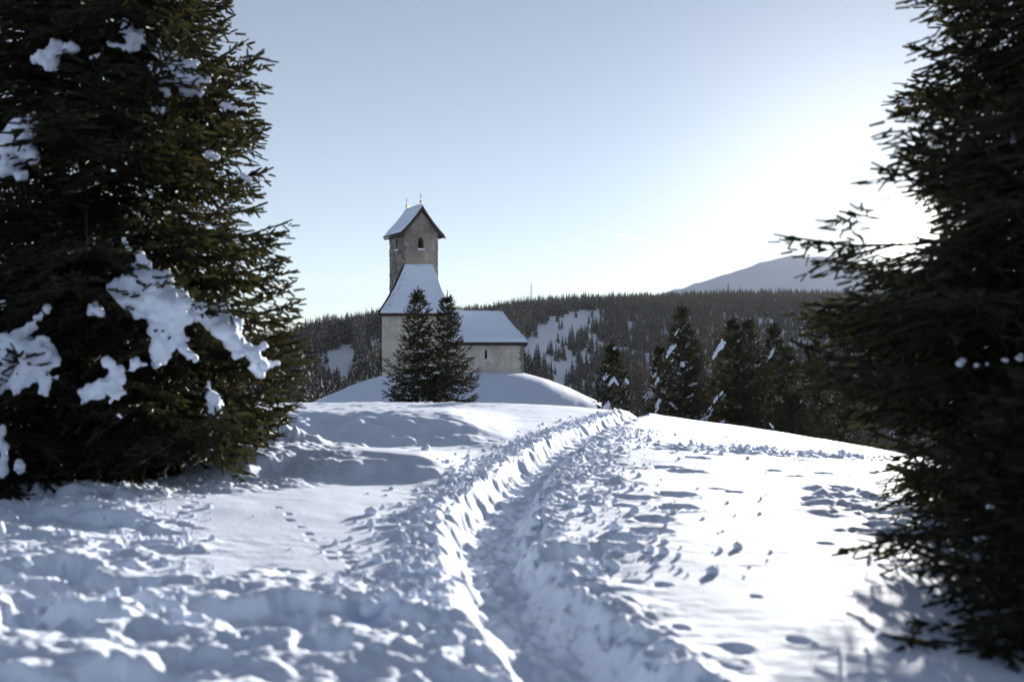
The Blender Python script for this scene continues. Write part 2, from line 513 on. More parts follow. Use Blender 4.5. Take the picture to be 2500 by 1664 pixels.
# smooth normals from the height field so that the two sheets share them along their seam
dR = np.gradient(P, axis=0); dT = (np.roll(P, -1, 1) - np.roll(P, 1, 1))
NRM = np.cross(dT, dR); NRM /= np.linalg.norm(NRM, axis=2, keepdims=True) + 1e-12
NRM *= np.sign(NRM[..., 2:3] + 1e-9)
idx = np.arange(nr * nt_).reshape(nr, nt_)
a = idx[:-1]; b = idx[1:]
quads = np.stack([a, b, np.roll(b, -1, 1), np.roll(a, -1, 1)], -1)
quads = quads[..., ::-1].reshape(-1, 4)
pm = (np.abs(PD) < 0.42) & (Y > 1.5) & (Y < 60)
pm = pm[:-1].ravel()
def submesh(name, q, mat, extra=None):
    used = np.unique(q); remap = np.full(nr * nt_ + 1, -1); remap[used] = np.arange(len(used))
    v = P.reshape(-1, 3)[used]; n = NRM.reshape(-1, 3)[used]
    fs = [remap[q]]
    if extra is not None:
        v = np.concatenate([v, [[0, 0, extra]]]); n = np.concatenate([n, [[0, 0, 1]]])
        r0 = remap[idx[0]]
        fs.append(np.stack([np.full(nt_, len(v) - 1), np.roll(r0, -1), r0], 1))
    me = mesh_np(name, v, fs, [mat], True)
    me.normals_split_custom_set_from_vertices(n.astype(float))
    return me
o = obj('snow_field', submesh('snow_field', quads[~pm], M_SNOW, float(Z[0].mean()))); o['kind'] = 'structure'
o = obj('snow_path', submesh('snow_path', quads[pm], M_PATHSNOW)); o['kind'] = 'structure'

# far ground: valley, wooded hill, out to the horizon
th2 = np.concatenate([np.linspace(math.radians(-50), math.radians(50), 240), np.linspace(math.radians(50), math.radians(310), 60)[1:-1]])
r2 = np.concatenate([[174.5], np.geomspace(180, 2200, 120), np.geomspace(2300, 9800, 16)])
X2 = r2[:, None] * np.sin(th2); Y2 = r2[:, None] * np.cos(th2)
Z2 = macro(X2.ravel(), Y2.ravel()).reshape(X2.shape)
amp = sstep(r2, 250, 500)[:, None]
Z2 += amp * (6 * fbm(X2 / 160, Y2 / 160, 4, 7) + 2 * fbm(X2 / 40, Y2 / 40, 2, 8))
Z2[0] -= 0.02
far = r2 > 2300
Z2[far] = np.minimum(Z2[far], 20) * 0 - 60
n2, m2_ = X2.shape
id2 = np.arange(n2 * m2_).reshape(n2, m2_)
q2 = np.stack([id2[:-1], id2[1:], np.roll(id2[1:], -1, 1), np.roll(id2[:-1], -1, 1)], -1)[..., ::-1].reshape(-1, 4)
o = obj('hillside', mesh_np('hillside', np.stack([X2, Y2, Z2], -1).reshape(-1, 3), q2, [M_FARSNOW], True)); o['kind'] = 'structure'
def far_z(x, y):
    rr = math.hypot(x, y)
    xa = np.array([x]); ya = np.array([y])
    z = macro(xa, ya) + float(sstep(np.array(rr), 250, 500)) * (6 * fbm(xa / 160, ya / 160, 4, 7) + 2 * fbm(xa / 40, ya / 40, 2, 8))
    return z

# snow mountain behind the hill
MT = np.array([[1000, 800], [1500, 760], [1640, 722], [1700, 702], [1745, 694], [1790, 674], [1850, 654], [1927, 637], [1990, 634], [2060, 645], [2140, 668], [2300, 690], [2700, 720], [3600, 790]], float)
DM = 6500.0
cs = np.linspace(900, 3600, 160); dm = np.linspace(0, 1, 50)
tt = (cs - 1250) / F
crest = EYE + (HZ - np.interp(cs, MT[:, 0], MT[:, 1])) / F * DM
VM = []
for k in dm:
    s = math.sin(min(k / 0.6, 1) * math.pi / 2) if k < 0.6 else 1 - 0.8 * ((k - 0.6) / 0.4) ** 1.4
    D = DM + (k - 0.6) * 3800
    zz = -80 + (crest + 80) * s
    xx = tt * D; yy = np.full_like(xx, D)
    zz = zz + (55 * fbm(xx / 700, yy / 700, 4, 15) + 18 * np.abs(fbm(xx / 260, yy / 400, 3, 19))) * math.sin(min(k, .6) / .6 * math.pi) + 16 * fbm(xx / 330, yy / 330, 4, 77)
    VM.append(np.stack([xx, yy, zz], -1))
VM = np.array(VM); idm = np.arange(50 * 160).reshape(50, 160)
qm = np.stack([idm[:-1, :-1], idm[:-1, 1:], idm[1:, 1:], idm[1:, :-1]], -1).reshape(-1, 4)
o = obj('mountain', mesh_np('mountain', VM.reshape(-1, 3), qm, [M_FARSNOW], True)); o['kind'] = 'structure'

# ---------------------------------------------------------------- church
def stone_mat():
    m, nt, N, L, out = new_mat('rubble_stone')
    c = coord(nt)
    p = N.new('ShaderNodeBsdfPrincipled'); p.inputs['Roughness'].default_value = 0.9
    v = N.new('ShaderNodeTexVoronoi'); v.inputs['Scale'].default_value = 2.9
    L.new(c, v.inputs['Vector'])
    big = noise_node(nt, c, 0.9, 5, 0.65)
    fine = noise_node(nt, c, 9, 5, 0.65)
    cr = ramp(nt, big, [(0.3, (0.15, 0.14, 0.125)), (0.55, (0.25, 0.235, 0.21)), (0.75, (0.36, 0.335, 0.29))])
    cf = ramp(nt, fine, [(0.25, (0.45, 0.45, 0.45)), (0.65, (1, 1, 1))])
    mx = N.new('ShaderNodeMix'); mx.data_type = 'RGBA'; mx.blend_type = 'MULTIPLY'; mx.inputs[0].default_value = 0.8
    L.new(cr, mx.inputs[6]); L.new(cf, mx.inputs[7])
    cell = ramp(nt, v.outputs['Color'], [(0.15, (0.4, 0.4, 0.42)), (0.85, (1.5, 1.45, 1.35))])
    mx2 = N.new('ShaderNodeMix'); mx2.data_type = 'RGBA'; mx2.blend_type = 'MULTIPLY'; mx2.inputs[0].default_value = 0.7
    L.new(mx.outputs[2], mx2.inputs[6]); L.new(cell, mx2.inputs[7])
    L.new(mx2.outputs[2], p.inputs['Base Color'])
    b1 = bump_node(nt, v.outputs['Distance'], 0.5, 0.08)
    L.new(bump_node(nt, fine, 0.6, 0.05, b1), p.inputs['Normal'])
    L.new(p.outputs[0], out.inputs['Surface'])
    return m

def plaster_mat(name, lo, mid, hi):
    m, nt, N, L, out = new_mat(name)
    c = coord(nt)
    p = N.new('ShaderNodeBsdfPrincipled'); p.inputs['Roughness'].default_value = 0.9
    big = noise_node(nt, c, 0.55, 6, 0.65)
    fine = noise_node(nt, c, 7, 6, 0.7)
    mp = N.new('ShaderNodeMapping'); mp.inputs['Scale'].default_value = (3.0, 3.0, 0.35)
    L.new(c, mp.inputs['Vector'])
    streak = noise_node(nt, mp.outputs[0], 0.9, 4, 0.6)
    cr = ramp(nt, big, [(0.28, lo), (0.5, mid), (0.72, hi)])
    cf = ramp(nt, fine, [(0.3, (0.45, 0.44, 0.43)), (0.58, (1, 1, 1))])
    cs_ = ramp(nt, streak, [(0.3, (0.75, 0.74, 0.72)), (0.6, (1, 1, 1))])
    last = cr
    for k in (cf, cs_):
        mx = N.new('ShaderNodeMix'); mx.data_type = 'RGBA'; mx.blend_type = 'MULTIPLY'; mx.inputs[0].default_value = 0.8
        L.new(last, mx.inputs[6]); L.new(k, mx.inputs[7]); last = mx.outputs[2]
    L.new(last, p.inputs['Base Color'])
    L.new(bump_node(nt, fine, 0.5, 0.04), p.inputs['Normal'])
    L.new(p.outputs[0], out.inputs['Surface'])
    return m

M_STONE = stone_mat()
M_TOWERPL = plaster_mat('weathered_tower_plaster', (0.13, 0.12, 0.105), (0.22, 0.2, 0.175), (0.33, 0.305, 0.265))
M_PLASTER = plaster_mat('pale_lime_plaster', (0.45, 0.41, 0.35), (0.66, 0.61, 0.53), (0.78, 0.725, 0.64))
M_WHITEPL = plaster_mat('whitewash', (0.62, 0.6, 0.56), (0.72, 0.7, 0.66), (0.78, 0.76, 0.72))
M_SHINGLE = plain_mat('dark_shingle', (0.018, 0.014, 0.011), (0.045, 0.034, 0.026), 18, 0.9, 0.6)
M_DARKWOOD = plain_mat('dark_timber', (0.02, 0.015, 0.011), (0.05, 0.035, 0.024), 12, 0.85, 0.4)
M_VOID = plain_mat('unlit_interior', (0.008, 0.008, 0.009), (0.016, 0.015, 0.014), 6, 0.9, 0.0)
M_IRON = plain_mat('wrought_iron', (0.03, 0.03, 0.03), (0.06, 0.06, 0.06), 20, 0.5, 0.0, 0.8)
M_GOLD = plain_mat('gilded_ball', (0.5, 0.3, 0.06), (0.7, 0.45, 0.12), 9, 0.35, 0.0, 1.0)

church = thing('church', 'small stone church with a tall square bell tower and snow covered roofs on the mound', 'church', (-6.0, 91.0, 0.0))
CH = np.array(church.location)

class Frame:
    """local frame: u along the facade, v back, z up"""
    def __init__(self, x, y, deg):
        a = math.radians(deg)
        self.o = np.array([x, y, 0.0]) - CH
        self.u = np.array([math.cos(a), math.sin(a), 0]); self.v = np.array([-math.sin(a), math.cos(a), 0])
    def __call__(self, P):
        P = np.atleast_2d(np.asarray(P, float))
        return self.o + P[:, :1] * self.u + P[:, 1:2] * self.v + P[:, 2:3] * np.array([0, 0, 1.0])

BOX_F = np.array([[0, 3, 2, 1], [4, 5, 6, 7], [0, 1, 5, 4], [1, 2, 6, 5], [2, 3, 7, 6], [3, 0, 4, 7]])
def box_me(name, fr, u0, u1, v0, v1, z0, z1, mat):
    V = [[u0, v0, z0], [u1, v0, z0], [u1, v1, z0], [u0, v1, z0], [u0, v0, z1], [u1, v0, z1], [u1, v1, z1], [u0, v1, z1]]
    return mesh_np(name, fr(V), BOX_F, [mat])

def prism_me(name, fr, outline, axis, a0, a1, mats):
    """outline of (h,z) extruded along axis 'v' (h=u) or 'u' (h=v)"""
    n = len(outline); V = []
    for a_ in (a0, a1):
        for h, z in outline:
            V.append([h, a_, z] if axis == 'v' else [a_, h, z])
    me = bpy.data.meshes.new(name)
    fs = [list(range(n))[::-1] if False else list(range(n)), list(range(n, 2 * n))[::-1]]
    for k in range(n):
        k2 = (k + 1) % n
        fs.append([k, n + k, n + k2, k2])
    me.from_pydata(fr(V).tolist(), [], fs)
    for m_ in mats:
        me.materials.append(m_)
    bm = bmesh.new(); bm.from_mesh(me); bmesh.ops.recalc_face_normals(bm, faces=bm.faces); bm.to_mesh(me); bm.free()
    return me

def cut(o, cutters):
    """carve window openings and bake the result"""
    tmp = []
    for me in cutters:
        c = bpy.data.objects.new('cutter', me); col.objects.link(c)
        c.parent = o.parent
        md = o.modifiers.new('cut', 'BOOLEAN'); md.object = c; md.operation = 'DIFFERENCE'; md.solver = 'EXACT'
        tmp.append(c)
    bpy.context.view_layer.update()
    dg = bpy.context.evaluated_depsgraph_get()
    me = bpy.data.meshes.new_from_object(o.evaluated_get(dg))
    o.modifiers.clear(); o.data = me
    for c in tmp:
        bpy.data.objects.remove(c)

def arch(cx, w, z0, z1, pointed=True, n=7):
    h = w / 2
    pts = [(cx - h, z0), (cx + h, z0)]
    spring = z1 - (w * 0.8 if pointed else h)
    for i in range(n + 1):
        t = i / n
        a_ = t * math.pi
        x_ = cx + h * math.cos(a_)
        k = math.sin(a_)
        pts.append((x_, spring + (z1 - spring) * (k if not pointed else (1 - abs(math.cos(a_)) ** 1.5))))
    return pts

TZ0 = -2.0
# --- bell tower
fT = Frame(-10.17, 94.0, 30.0); S = 3.52; TE = 13.45; TR = 15.75
bm = bmesh.new()
me = bpy.data.meshes.new('tower_wall')
V = [[0, 0, TZ0], [S, 0, TZ0], [S, S, TZ0], [0, S, TZ0], [0, 0, TE], [S, 0, TE], [S, S, TE], [0, S, TE], [S / 2, 0, TR - .25], [S / 2, S, TR - .25]]
fs = [[0, 3, 2, 1], [0, 1, 5, 8, 4], [2, 3, 7, 9, 6], [1, 2, 6, 9, 8, 5], [3, 0, 4, 8, 9, 7]]
fs = [[0, 3, 2, 1], [0, 1, 5, 8, 4], [2, 3, 7, 9, 6], [1, 2, 6, 5], [3, 0, 4, 7], [5, 6, 9, 8], [7, 4, 8, 9]]
me.from_pydata(fT(V).tolist(), [], fs)
me.materials.append(M_TOWERPL); me.materials.append(M_STONE)
me.polygons.foreach_set('material_index', [0, 0, 1, 1, 1, 0, 0])
tower = obj('tower_wall', me, church)
wz0, wz1 = 11.85, 13.05
cut(tower, [prism_me('c', fT, arch(1.72, 0.6, wz0, wz1), 'v', -0.3, 0.45, [M_TOWERPL]),
            prism_me('c', fT, arch(S / 2, 0.62, wz0, wz1), 'u', -0.3, 0.45, [M_STONE]),
            box_me('c', fT, 0.55, 0.72, -0.2, 0.25, 10.02, 10.2, M_STONE), box_me('c', fT, 2.45, 2.62, -0.2, 0.25, 9.98, 10.16, M_STONE)])
w = obj('window', prism_me('window', fT, arch(1.72, 0.58, wz0 + .01, wz1 - .01), 'v', 0.38, 0.44, [M_VOID]), tower); w['label'] = 'dark pointed belfry opening facing the meadow'
obj('sill', box_me('sill', fT, 1.38, 2.06, -0.06, 0.22, wz0 - 0.07, wz0 + 0.02, M_ROOFSNOW), tower)
for k in range(4):
    obj('louvre', box_me('louvre', fT, 1.45, 1.99, 0.30, 0.36, wz0 + .14 + .2 * k, wz0 + .18 + .2 * k, M_DARKWOOD), tower)
w = obj('window', prism_me('window', fT, arch(S / 2, 0.6, wz0 + .01, wz1 - .01), 'u', 0.38, 0.44, [M_VOID]), tower); w['label'] = 'dark belfry opening in the rubble stone side'
obj('sill', box_me('sill', fT, -0.06, 0.22, S / 2 - .36, S / 2 + .36, wz0 - 0.1, wz0 + 0.03, M_ROOFSNOW), tower)
obj('slit', box_me('slit', fT, -0.012, 0.1, S * .58, S * .58 + .12, 9.6, 10.5, M_VOID), tower)
obj('string_course', box_me('string_course', fT, 0.35, S - 0.02, -0.07, 0.05, TE - 0.05, TE + 0.05, M_TOWERPL), tower)
# rough stones standing proud of the tower's left side and corners
segV = []; segF = []
r_ = np.random.default_rng(3)
def blob(cen, su, sv, sz, fr):
    b_ = np.array([[1, 0, 0], [-1, 0, 0], [0, 1, 0], [0, -1, 0], [0, 0, 1], [0, 0, -1], [.7, .7, .55], [-.7, .7, .55], [.7, -.7, .55], [-.7, -.7, .55], [.7, .7, -.55], [-.7, .7, -.55], [.7, -.7, -.55], [-.7, -.7, -.55]])
    return b_
bs = bmesh.new(); bmesh.ops.create_icosphere(bs, subdivisions=1, radius=1.0)
ICO_V = np.array([v_.co[:] for v_ in bs.verts]); ICO_F = np.array([[v_.index for v_ in f_.verts] for f_ in bs.faces]); bs.free()
bs = bmesh.new(); bmesh.ops.create_icosphere(bs, subdivisions=2, radius=1.0)
ICO2_V = np.array([v_.co[:] for v_ in bs.verts]); ICO2_F = np.array([[v_.index for v_ in f_.verts] for f_ in bs.faces]); bs.free()
VV = []; FF = []; nv = 0
zc = 0.0
while zc < 13.3:
    hgt = r_.uniform(.14, .26); v_ = r_.uniform(0, .15)
    while v_ < S:
        wd = r_.uniform(.18, .42)
        if r_.random() < .72:
            q = np.sign(ICO_V) * np.abs(ICO_V) ** .7 * (1 + r_.uniform(-.15, .15, ICO_V.shape))
            q = q * [r_.uniform(.02, .055), wd / 2, hgt / 2] + [0.0, min(v_ + wd / 2, S - .05), zc + hgt / 2]
            if not (wz0 - .15 < zc + hgt / 2 < wz1 + .1 and abs(v_ + wd / 2 - S / 2) < .55):
                VV.append(q); FF.append(ICO_F + nv); nv += len(q)
        v_ += wd
    for uu in (0.0, S):          # corner stones of the front edges
        wd = r_.uniform(.2, .45)
        q = np.sign(ICO_V) * np.abs(ICO_V) ** .6
        q = q * [wd / 2, r_.uniform(.02, .05), hgt / 2] + [(uu + wd / 2 - .03) if uu == 0 else (uu - wd / 2 + .03), 0.0, zc + hgt / 2]
        VV.append(q); FF.append(ICO_F + nv); nv += len(q)
    zc += hgt
o = obj('rubble_stones', mesh_np('rubble_stones', fT(np.concatenate(VV)), np.concatenate(FF), [M_STONE], True), tower); o['kind'] = 'stuff'

def gable_roof(fr, u0, u1, v0, v1, ze, zr, thick, lift, n=10, flare=.22, inset=0.0, rounded=False, ns=8):
    """closed shell over both slopes; ridge along v at mid u"""
    um = (u0 + u1) / 2
    us = np.concatenate([np.linspace(u0, um, n), np.linspace(um, u1, n)[1:]])
    t = 1 - np.abs(us - um) / ((u1 - u0) / 2)
    zl = ze + (zr - ze) * (t - flare * t * (1 - t)) + lift
    vsn = np.linspace(v0 + inset, v1 - inset, ns)
    top = np.zeros((ns, len(us), 3)); bot = np.zeros_like(top)
    for i, vv in enumerate(vsn):
        for j, uu in enumerate(us):
            th = thick
            if rounded:
                ev = min(vv - vsn[0], vsn[-1] - vv); eu = min(uu - u0, u1 - uu)
                th = thick * (0.25 + 0.75 * min(1, ev / .25) ** .5) * (0.3 + 0.7 * min(1, eu / .45) ** .6)
                th += 0.03 * math.sin(3.1 * uu + 2 * vv) * (ev > 0.05)
            bot[i, j] = (uu, vv, zl[j]); top[i, j] = (uu, vv, zl[j] + th)
    m_ = len(us)
    V = fr(np.concatenate([top.reshape(-1, 3), bot.reshape(-1, 3)]))
    g = np.arange(ns * m_).reshape(ns, m_)
    f1 = np.stack([g[:-1, :-1], g[:-1, 1:], g[1:, 1:], g[1:, :-1]], -1).reshape(-1, 4)
    f2 = f1[:, ::-1] + ns * m_
    edges = np.concatenate([g[0], g[1:, -1], g[-1, ::-1][1:], g[::-1, 0][1:]])
    e2 = np.roll(edges, -1)
    f3 = np.stack([edges, edges + ns * m_, e2 + ns * m_, e2], -1)[:-1]
    return V, [f1, f2, f3]

V, fs = gable_roof(fT, -0.55, S + 0.55, -0.35, S + 0.35, TE - 0.35, TR + .02, 0.16, 0.0)
troof = obj('tower_roof', mesh_np('tower_roof', V, fs, [M_SHINGLE]), church)
V, fs = gable_roof(fT, -0.5, S + 0.5, -0.36, S + 0.38, TE - 0.32, TR + .02, 0.2, 0.165, inset=0.04, rounded=True, n=16, ns=24)
o = obj('snow_cover', mesh_np('snow_cover', V, fs, [M_ROOFSNOW], True), troof)
for sgn in (-1, 1):
    P0 = fT([[S / 2, -0.40, TR - 0.1]])[0]; P1 = fT([[S / 2 + sgn * (S / 2 + .6), -0.40, TE - 0.5]])[0]
    v_, f_ = tubes([[*P0, *((P0 + P1) / 2 - [0, 0, .09]), .11, .11], [*((P0 + P1) / 2 - [0, 0, .09]), *P1, .11, .09]], 4)
    obj('bargeboard', mesh_np('bargeboard', v_, f_, [M_DARKWOOD]), troof)
for uu in (-0.35, S + .35):
    zz = TE - .42
    obj('purlin', box_me('purlin', fT, uu - .07, uu + .07, -0.42, S + .4, zz - .06, zz + .08, M_DARKWOOD), troof)
for k in range(4):
    vv = 0.3 + k * .95
    obj('rafter_end', box_me('rafter_end', fT, -.42, 0.05, vv, vv + .12, TE - .5, TE - .36, M_DARKWOOD), troof)

def finial(parent, p, h, name='finial_cross'):
    """stem, ball and double-barred cross"""
    x_, y_, z_ = p
    a_ = fT.u
    P = np.array(p)
    v1, f1 = tubes([[*(P - [0, 0, .4]), *(P + [0, 0, h]), .032, .018], [*(P + [0, 0, h * .72] - a_ * .17), *(P + [0, 0, h * .72] + a_ * .17), .02, .02],
                    [*(P + [0, 0, h * .86] - a_ * .11), *(P + [0, 0, h * .86] + a_ * .11), .02, .02]], 5)
    c = obj(name, mesh_np(name, v1, f1, [M_IRON]), parent)
    return c
for vv in (0.12, S - 0.1):
    p = fT([[S / 2, vv, TR + .2]])[0]
    finial(troof, p, 1.25)
    obj('ball', mesh_np('ball', ICO2_V * .13 + p + [0, 0, .42], ICO2_F, [M_GOLD], True), troof)

# --- hipped roofs of nave and choir as lofts of rectangles
def loft(fr, rects, seg=18, jit=0.0, seed=2):
    """rects: (u0,u1,v0,v1,z) rows -> closed loft with a cap"""
    V = []
    for k, (u0, u1, v0, v1, z) in enumerate(rects):
        t = np.linspace(0, 1, seg, endpoint=False)
        ring = np.concatenate([np.stack([u0 + (u1 - u0) * t, np.full(seg, v0)], 1), np.stack([np.full(seg, u1), v0 + (v1 - v0) * t], 1),
                               np.stack([u1 - (u1 - u0) * t, np.full(seg, v1)], 1), np.stack([np.full(seg, u0), v1 - (v1 - v0) * t], 1)])
        zz = np.full(len(ring), z)
        if jit and k > 1:
            nn = fbm(ring[:, 0] * 1.2 + 40 * seed, ring[:, 1] * 1.2 + z, 3, seed)
            zz = zz + jit * nn
        V.append(np.column_stack([ring, zz]))
    n = 4 * seg; m_ = len(rects)
    V = np.concatenate(V)
    g = np.arange(n * m_).reshape(m_, n)
    f = np.stack([g[:-1], np.roll(g[:-1], -1, 1), np.roll(g[1:], -1, 1), g[1:]], -1).reshape(-1, 4)
    cap = [list(g[-1]), list(g[0][::-1])]
    return fr(V), f, cap

def hip_rects(eave, ridge, ze, zr, n, flare):
    out = []
    for t in np.linspace(0, 1, n):
        k = t - flare * t * (1 - t) * 2
        # width closes linearly with t, height lags behind: the eaves kick outward
        out.append([eave[0] + (ridge[0] - eave[0]) * t, eave[1] + (ridge[1] - eave[1]) * t, eave[2] + (ridge[2] - eave[2]) * t, eave[3] + (ridge[3] - eave[3]) * t, ze + (zr - ze) * k])
    return out

def make_roof(prefix, fr, eave, ridge, ze, zr, flare, snow, left_bare, right_bare=False):
    R = hip_rects(eave, ridge, ze, zr, 12, flare)
    base = [[R[0][0], R[0][1], R[0][2], R[0][3], ze - .16]]
    V, f, cap = loft(fr, base + R, 4)
    me = bpy.data.meshes.new(prefix + '_roof')
    me.from_pydata(V.tolist(), [], f.tolist() + cap); me.materials.append(M_SHINGLE)
    roof = obj(prefix + '_roof', me, church)
    # snow layer: swollen copy with a rounded lip above the eaves
    Rs = hip_rects(eave, ridge, ze, zr, 30, flare)
    rows = []
    li = .13 if left_bare else -.03
    L0 = Rs[0]
    rows.append([L0[0] + li + .06, L0[1] - .1, L0[2] + .1, L0[3] - .1, ze + .0])
    rows.append([L0[0] + li + .02, L0[1] + .0, L0[2] + .0, L0[3] + .0, ze + .03])
    for k, q in enumerate(Rs):
        t = k / 29
        e = snow * (0.45 + 0.55 * min(1, t / .1) ** .6)
        nh = 0.55
        rows.append([q[0] + li, q[1] + e * nh * .6, q[2] - e * nh * (1 if k else .2), q[3] + e * nh, q[4] + e * .85])
    q = rows[-1]
    rows.append([q[0] + .1, q[1] - .1, q[2] + .1, q[3] - .1, q[4] + .05])
    V, f, cap = loft(fr, rows, 30, .075, 3)
    me = bpy.data.meshes.new('snow_cover')
    me.from_pydata(V.tolist(), [], f.tolist() + cap); me.materials.append(M_ROOFSNOW)
    me.polygons.foreach_set('use_smooth', np.ones(len(me.polygons), bool))
    obj('snow_cover', me, roof)
    return roof

# --- nave
fN = Frame(-11.62, 89.0, 3.0)
NW = 5.95; ND = 4.9; NE = 5.4
nave = obj('nave_wall', box_me('nave_wall', fN, 0, NW, 0, ND, TZ0, NE, M_PLASTER), church)
cut(nave, [prism_me('c', fN, arch(2.6, .5, 2.2, 3.5, False), 'v', -.3, .35, [M_WHITEPL])])
obj('window', prism_me('window', fN, arch(2.6, .48, 2.21, 3.49, False), 'v', .27, .34, [M_VOID]), nave)
nroof = make_roof('nave', fN, [-.28, NW + .28, -.28, ND + .3], [1.78, 4.42, 2.38, 2.58], NE + .02, 9.8, .16, .26, True)
obj('eave_board', box_me('eave_board', fN, -.3, NW + .3, -.33, -.281, NE - .2, NE + .06, M_DARKWOOD), nroof)
A = [fN([[q[0] - .02, q[2] - .06, q[4] + .10]])[0] for q in hip_rects([-.28, NW + .28, -.28, ND + .3], [1.78, 4.42, 2.38, 2.58], NE + .02, 9.8, 9, .16)]
v_, f_ = tubes([[*A[i], *A[i + 1], .10, .10] for i in range(8)], 6)
obj('verge_board', mesh_np('verge_board', v_, f_, [M_DARKWOOD]), nroof)
# bare shingle tips showing through the snow along the verge
rt = np.random.default_rng(8); VV = []; FF = []; nv = 0
Hn = hip_rects([-.28, NW + .28, -.28, ND + .3], [1.78, 4.42, 2.38, 2.58], NE + .02, 9.8, 60, .16)
for k in range(46):
    q = Hn[int(rt.uniform(4, 52))]
    uu = q[0] + .3 + abs(rt.normal(0, .22)); 
    c_ = np.array([uu, q[2] - .16, q[4] + .215])
    VV.append(ICO_V * [rt.uniform(.02, .06), .03, rt.uniform(.02, .04)] + c_); FF.append(ICO_F + nv); nv += len(ICO_V)
o = obj('bare_shingle_tips', mesh_np('bare_shingle_tips', fN(np.concatenate(VV)), np.concatenate(FF), [M_SHINGLE], True), nroof); o['kind'] = 'stuff'
p = fN([[1.74, 2.4, 9.9]])[0]
finial(nroof, p, 1.15)
obj('ball', mesh_np('ball', ICO2_V * .12 + p + [0, 0, .45], ICO2_F, [M_GOLD], True), nroof)
# --- choir
fC = Frame(-5.75, 89.5, 9.0)
CW = 6.86; CD = 4.4; CE = 2.82
choir = obj('choir_wall', box_me('choir_wall', fC, 0, CW, 0, CD, TZ0, CE, M_PLASTER), church)
# splayed window with the slit at its left
cu = (1194 - 1250) / F * 90.2; cu = 3.62
cut(choir, [prism_me('c', fC, arch(cu, .62, 1.32, 2.28, False), 'v', -.2, .12, [M_WHITEPL]), prism_me('c', fC, arch(cu - .17, .2, 1.40, 2.2, False), 'v', -.2, .4, [M_WHITEPL])])
obj('window', prism_me('window', fC, arch(cu - .17, .19, 1.41, 2.19, False), 'v', .2, .3, [M_VOID]), choir)
sp = mesh_np('splay', fC([[cu - .06, .115, 1.335], [cu + .3, .02, 1.335], [cu + .3, .02, 2.1], [cu + .1, .08, 2.25], [cu - .06, .115, 2.24], [cu - .06, .125, 1.335], [cu + .305, .125, 1.335], [cu + .305, .125, 2.1], [cu + .1, .125, 2.25], [cu - .06, .125, 2.24]]),
             [np.array([[0, 1, 2, 3, 4], [9, 8, 7, 6, 5]]), np.array([[0, 5, 6, 1], [1, 6, 7, 2], [2, 7, 8, 3], [3, 8, 9, 4], [4, 9, 5, 0]])], [M_WHITEPL])
obj('splay', sp, choir)
obj('sill', box_me('sill', fC, cu - .31, cu + .32, -.05, .11, 1.26, 1.345, M_ROOFSNOW), choir)
croof = make_roof('choir', fC, [-.1, CW + .3, -.3, CD + .3], [-.1, 5.15, 2.1, 2.3], CE + .02, 5.55, .10, .3, False)
obj('eave_board', box_me('eave_board', fC, 0.02, CW + .3, -.36, -.301, CE - .22, CE + .06, M_DARKWOOD), croof)
# rough quoins at the choir's free corner
VV = []; FF = []; nv = 0; zc = 0.0
while zc < 2.6:
    hgt = r_.uniform(.16, .3); wd = r_.uniform(.25, .5)
    q = np.sign(ICO_V) * np.abs(ICO_V) ** .6 * [wd / 2, .03, hgt / 2] + [CW - wd / 2 + .03, 0.0, zc + hgt / 2]
    VV.append(q); FF.append(ICO_F + nv); nv += len(q); zc += hgt
o = obj('quoins', mesh_np('quoins', fC(np.concatenate(VV)), np.concatenate(FF), [M_TOWERPL], True), choir); o['kind'] = 'stuff'

# ---------------------------------------------------------------- conifers
def needles(Pp, Dv, Ln, K, nl, nw, r, spread=0.85, core=0.0):
    """bristling shoots: K needle blades on every shoot -> verts, tris"""
    n = len(Pp)
    ref = np.where(np.abs(Dv[:, 2:3]) > .9, np.array([[1., 0, 0]]), np.array([[0, 0, 1.]]))
    A = np.cross(Dv, ref); A /= np.linalg.norm(A, axis=1, keepdims=True); B = np.cross(Dv, A)
    t = (np.arange(K)[None] + r.uniform(0, 1, (n, K))) / K
    ph = np.arange(K)[None] * 2.4 + r.uniform(0, 6.28, (n, 1)) + r.uniform(-.5, .5, (n, K))
    side = A[:, None] * np.cos(ph)[..., None] + B[:, None] * np.sin(ph)[..., None]
    tang = -A[:, None] * np.sin(ph)[..., None] + B[:, None] * np.cos(ph)[..., None]
    c = Pp[:, None] + Dv[:, None] * (Ln[:, None] * t)[..., None]
    sp = spread * (1.1 - .55 * t)[..., None]
    d = Dv[:, None] * np.sqrt(np.maximum(1 - sp ** 2, 0.05)) + side * sp
    l = (nl * r.uniform(.75, 1.15, (n, K)))[..., None]
    w_ = nw * .5
    v = np.stack([c - d * l * .15 + tang * w_, c - d * l * .15 - tang * w_, c + d * l], axis=2).reshape(-1, 3)
    f = np.arange(n * K * 3).reshape(-1, 3)
    if not core:
        return v, [f]
    ph = r.uniform(0, 3.14, n)[:, None]
    vs_ = [v]; fs_ = [f]; nv_ = len(v)
    tip = Pp + Dv * Ln[:, None]
    for q in (0, 1.57):
        sd = (A * np.cos(ph + q) + B * np.sin(ph + q)) * (core * .5 * r.uniform(.7, 1.2, n))[:, None]
        vs_.append(np.stack([Pp - sd * .8, Pp + sd * .8, tip + sd * .6, tip - sd * .6], 1).reshape(-1, 3))
        fs_.append(np.arange(n * 4).reshape(-1, 4) + nv_); nv_ += n * 4
    return np.concatenate(vs_), fs_

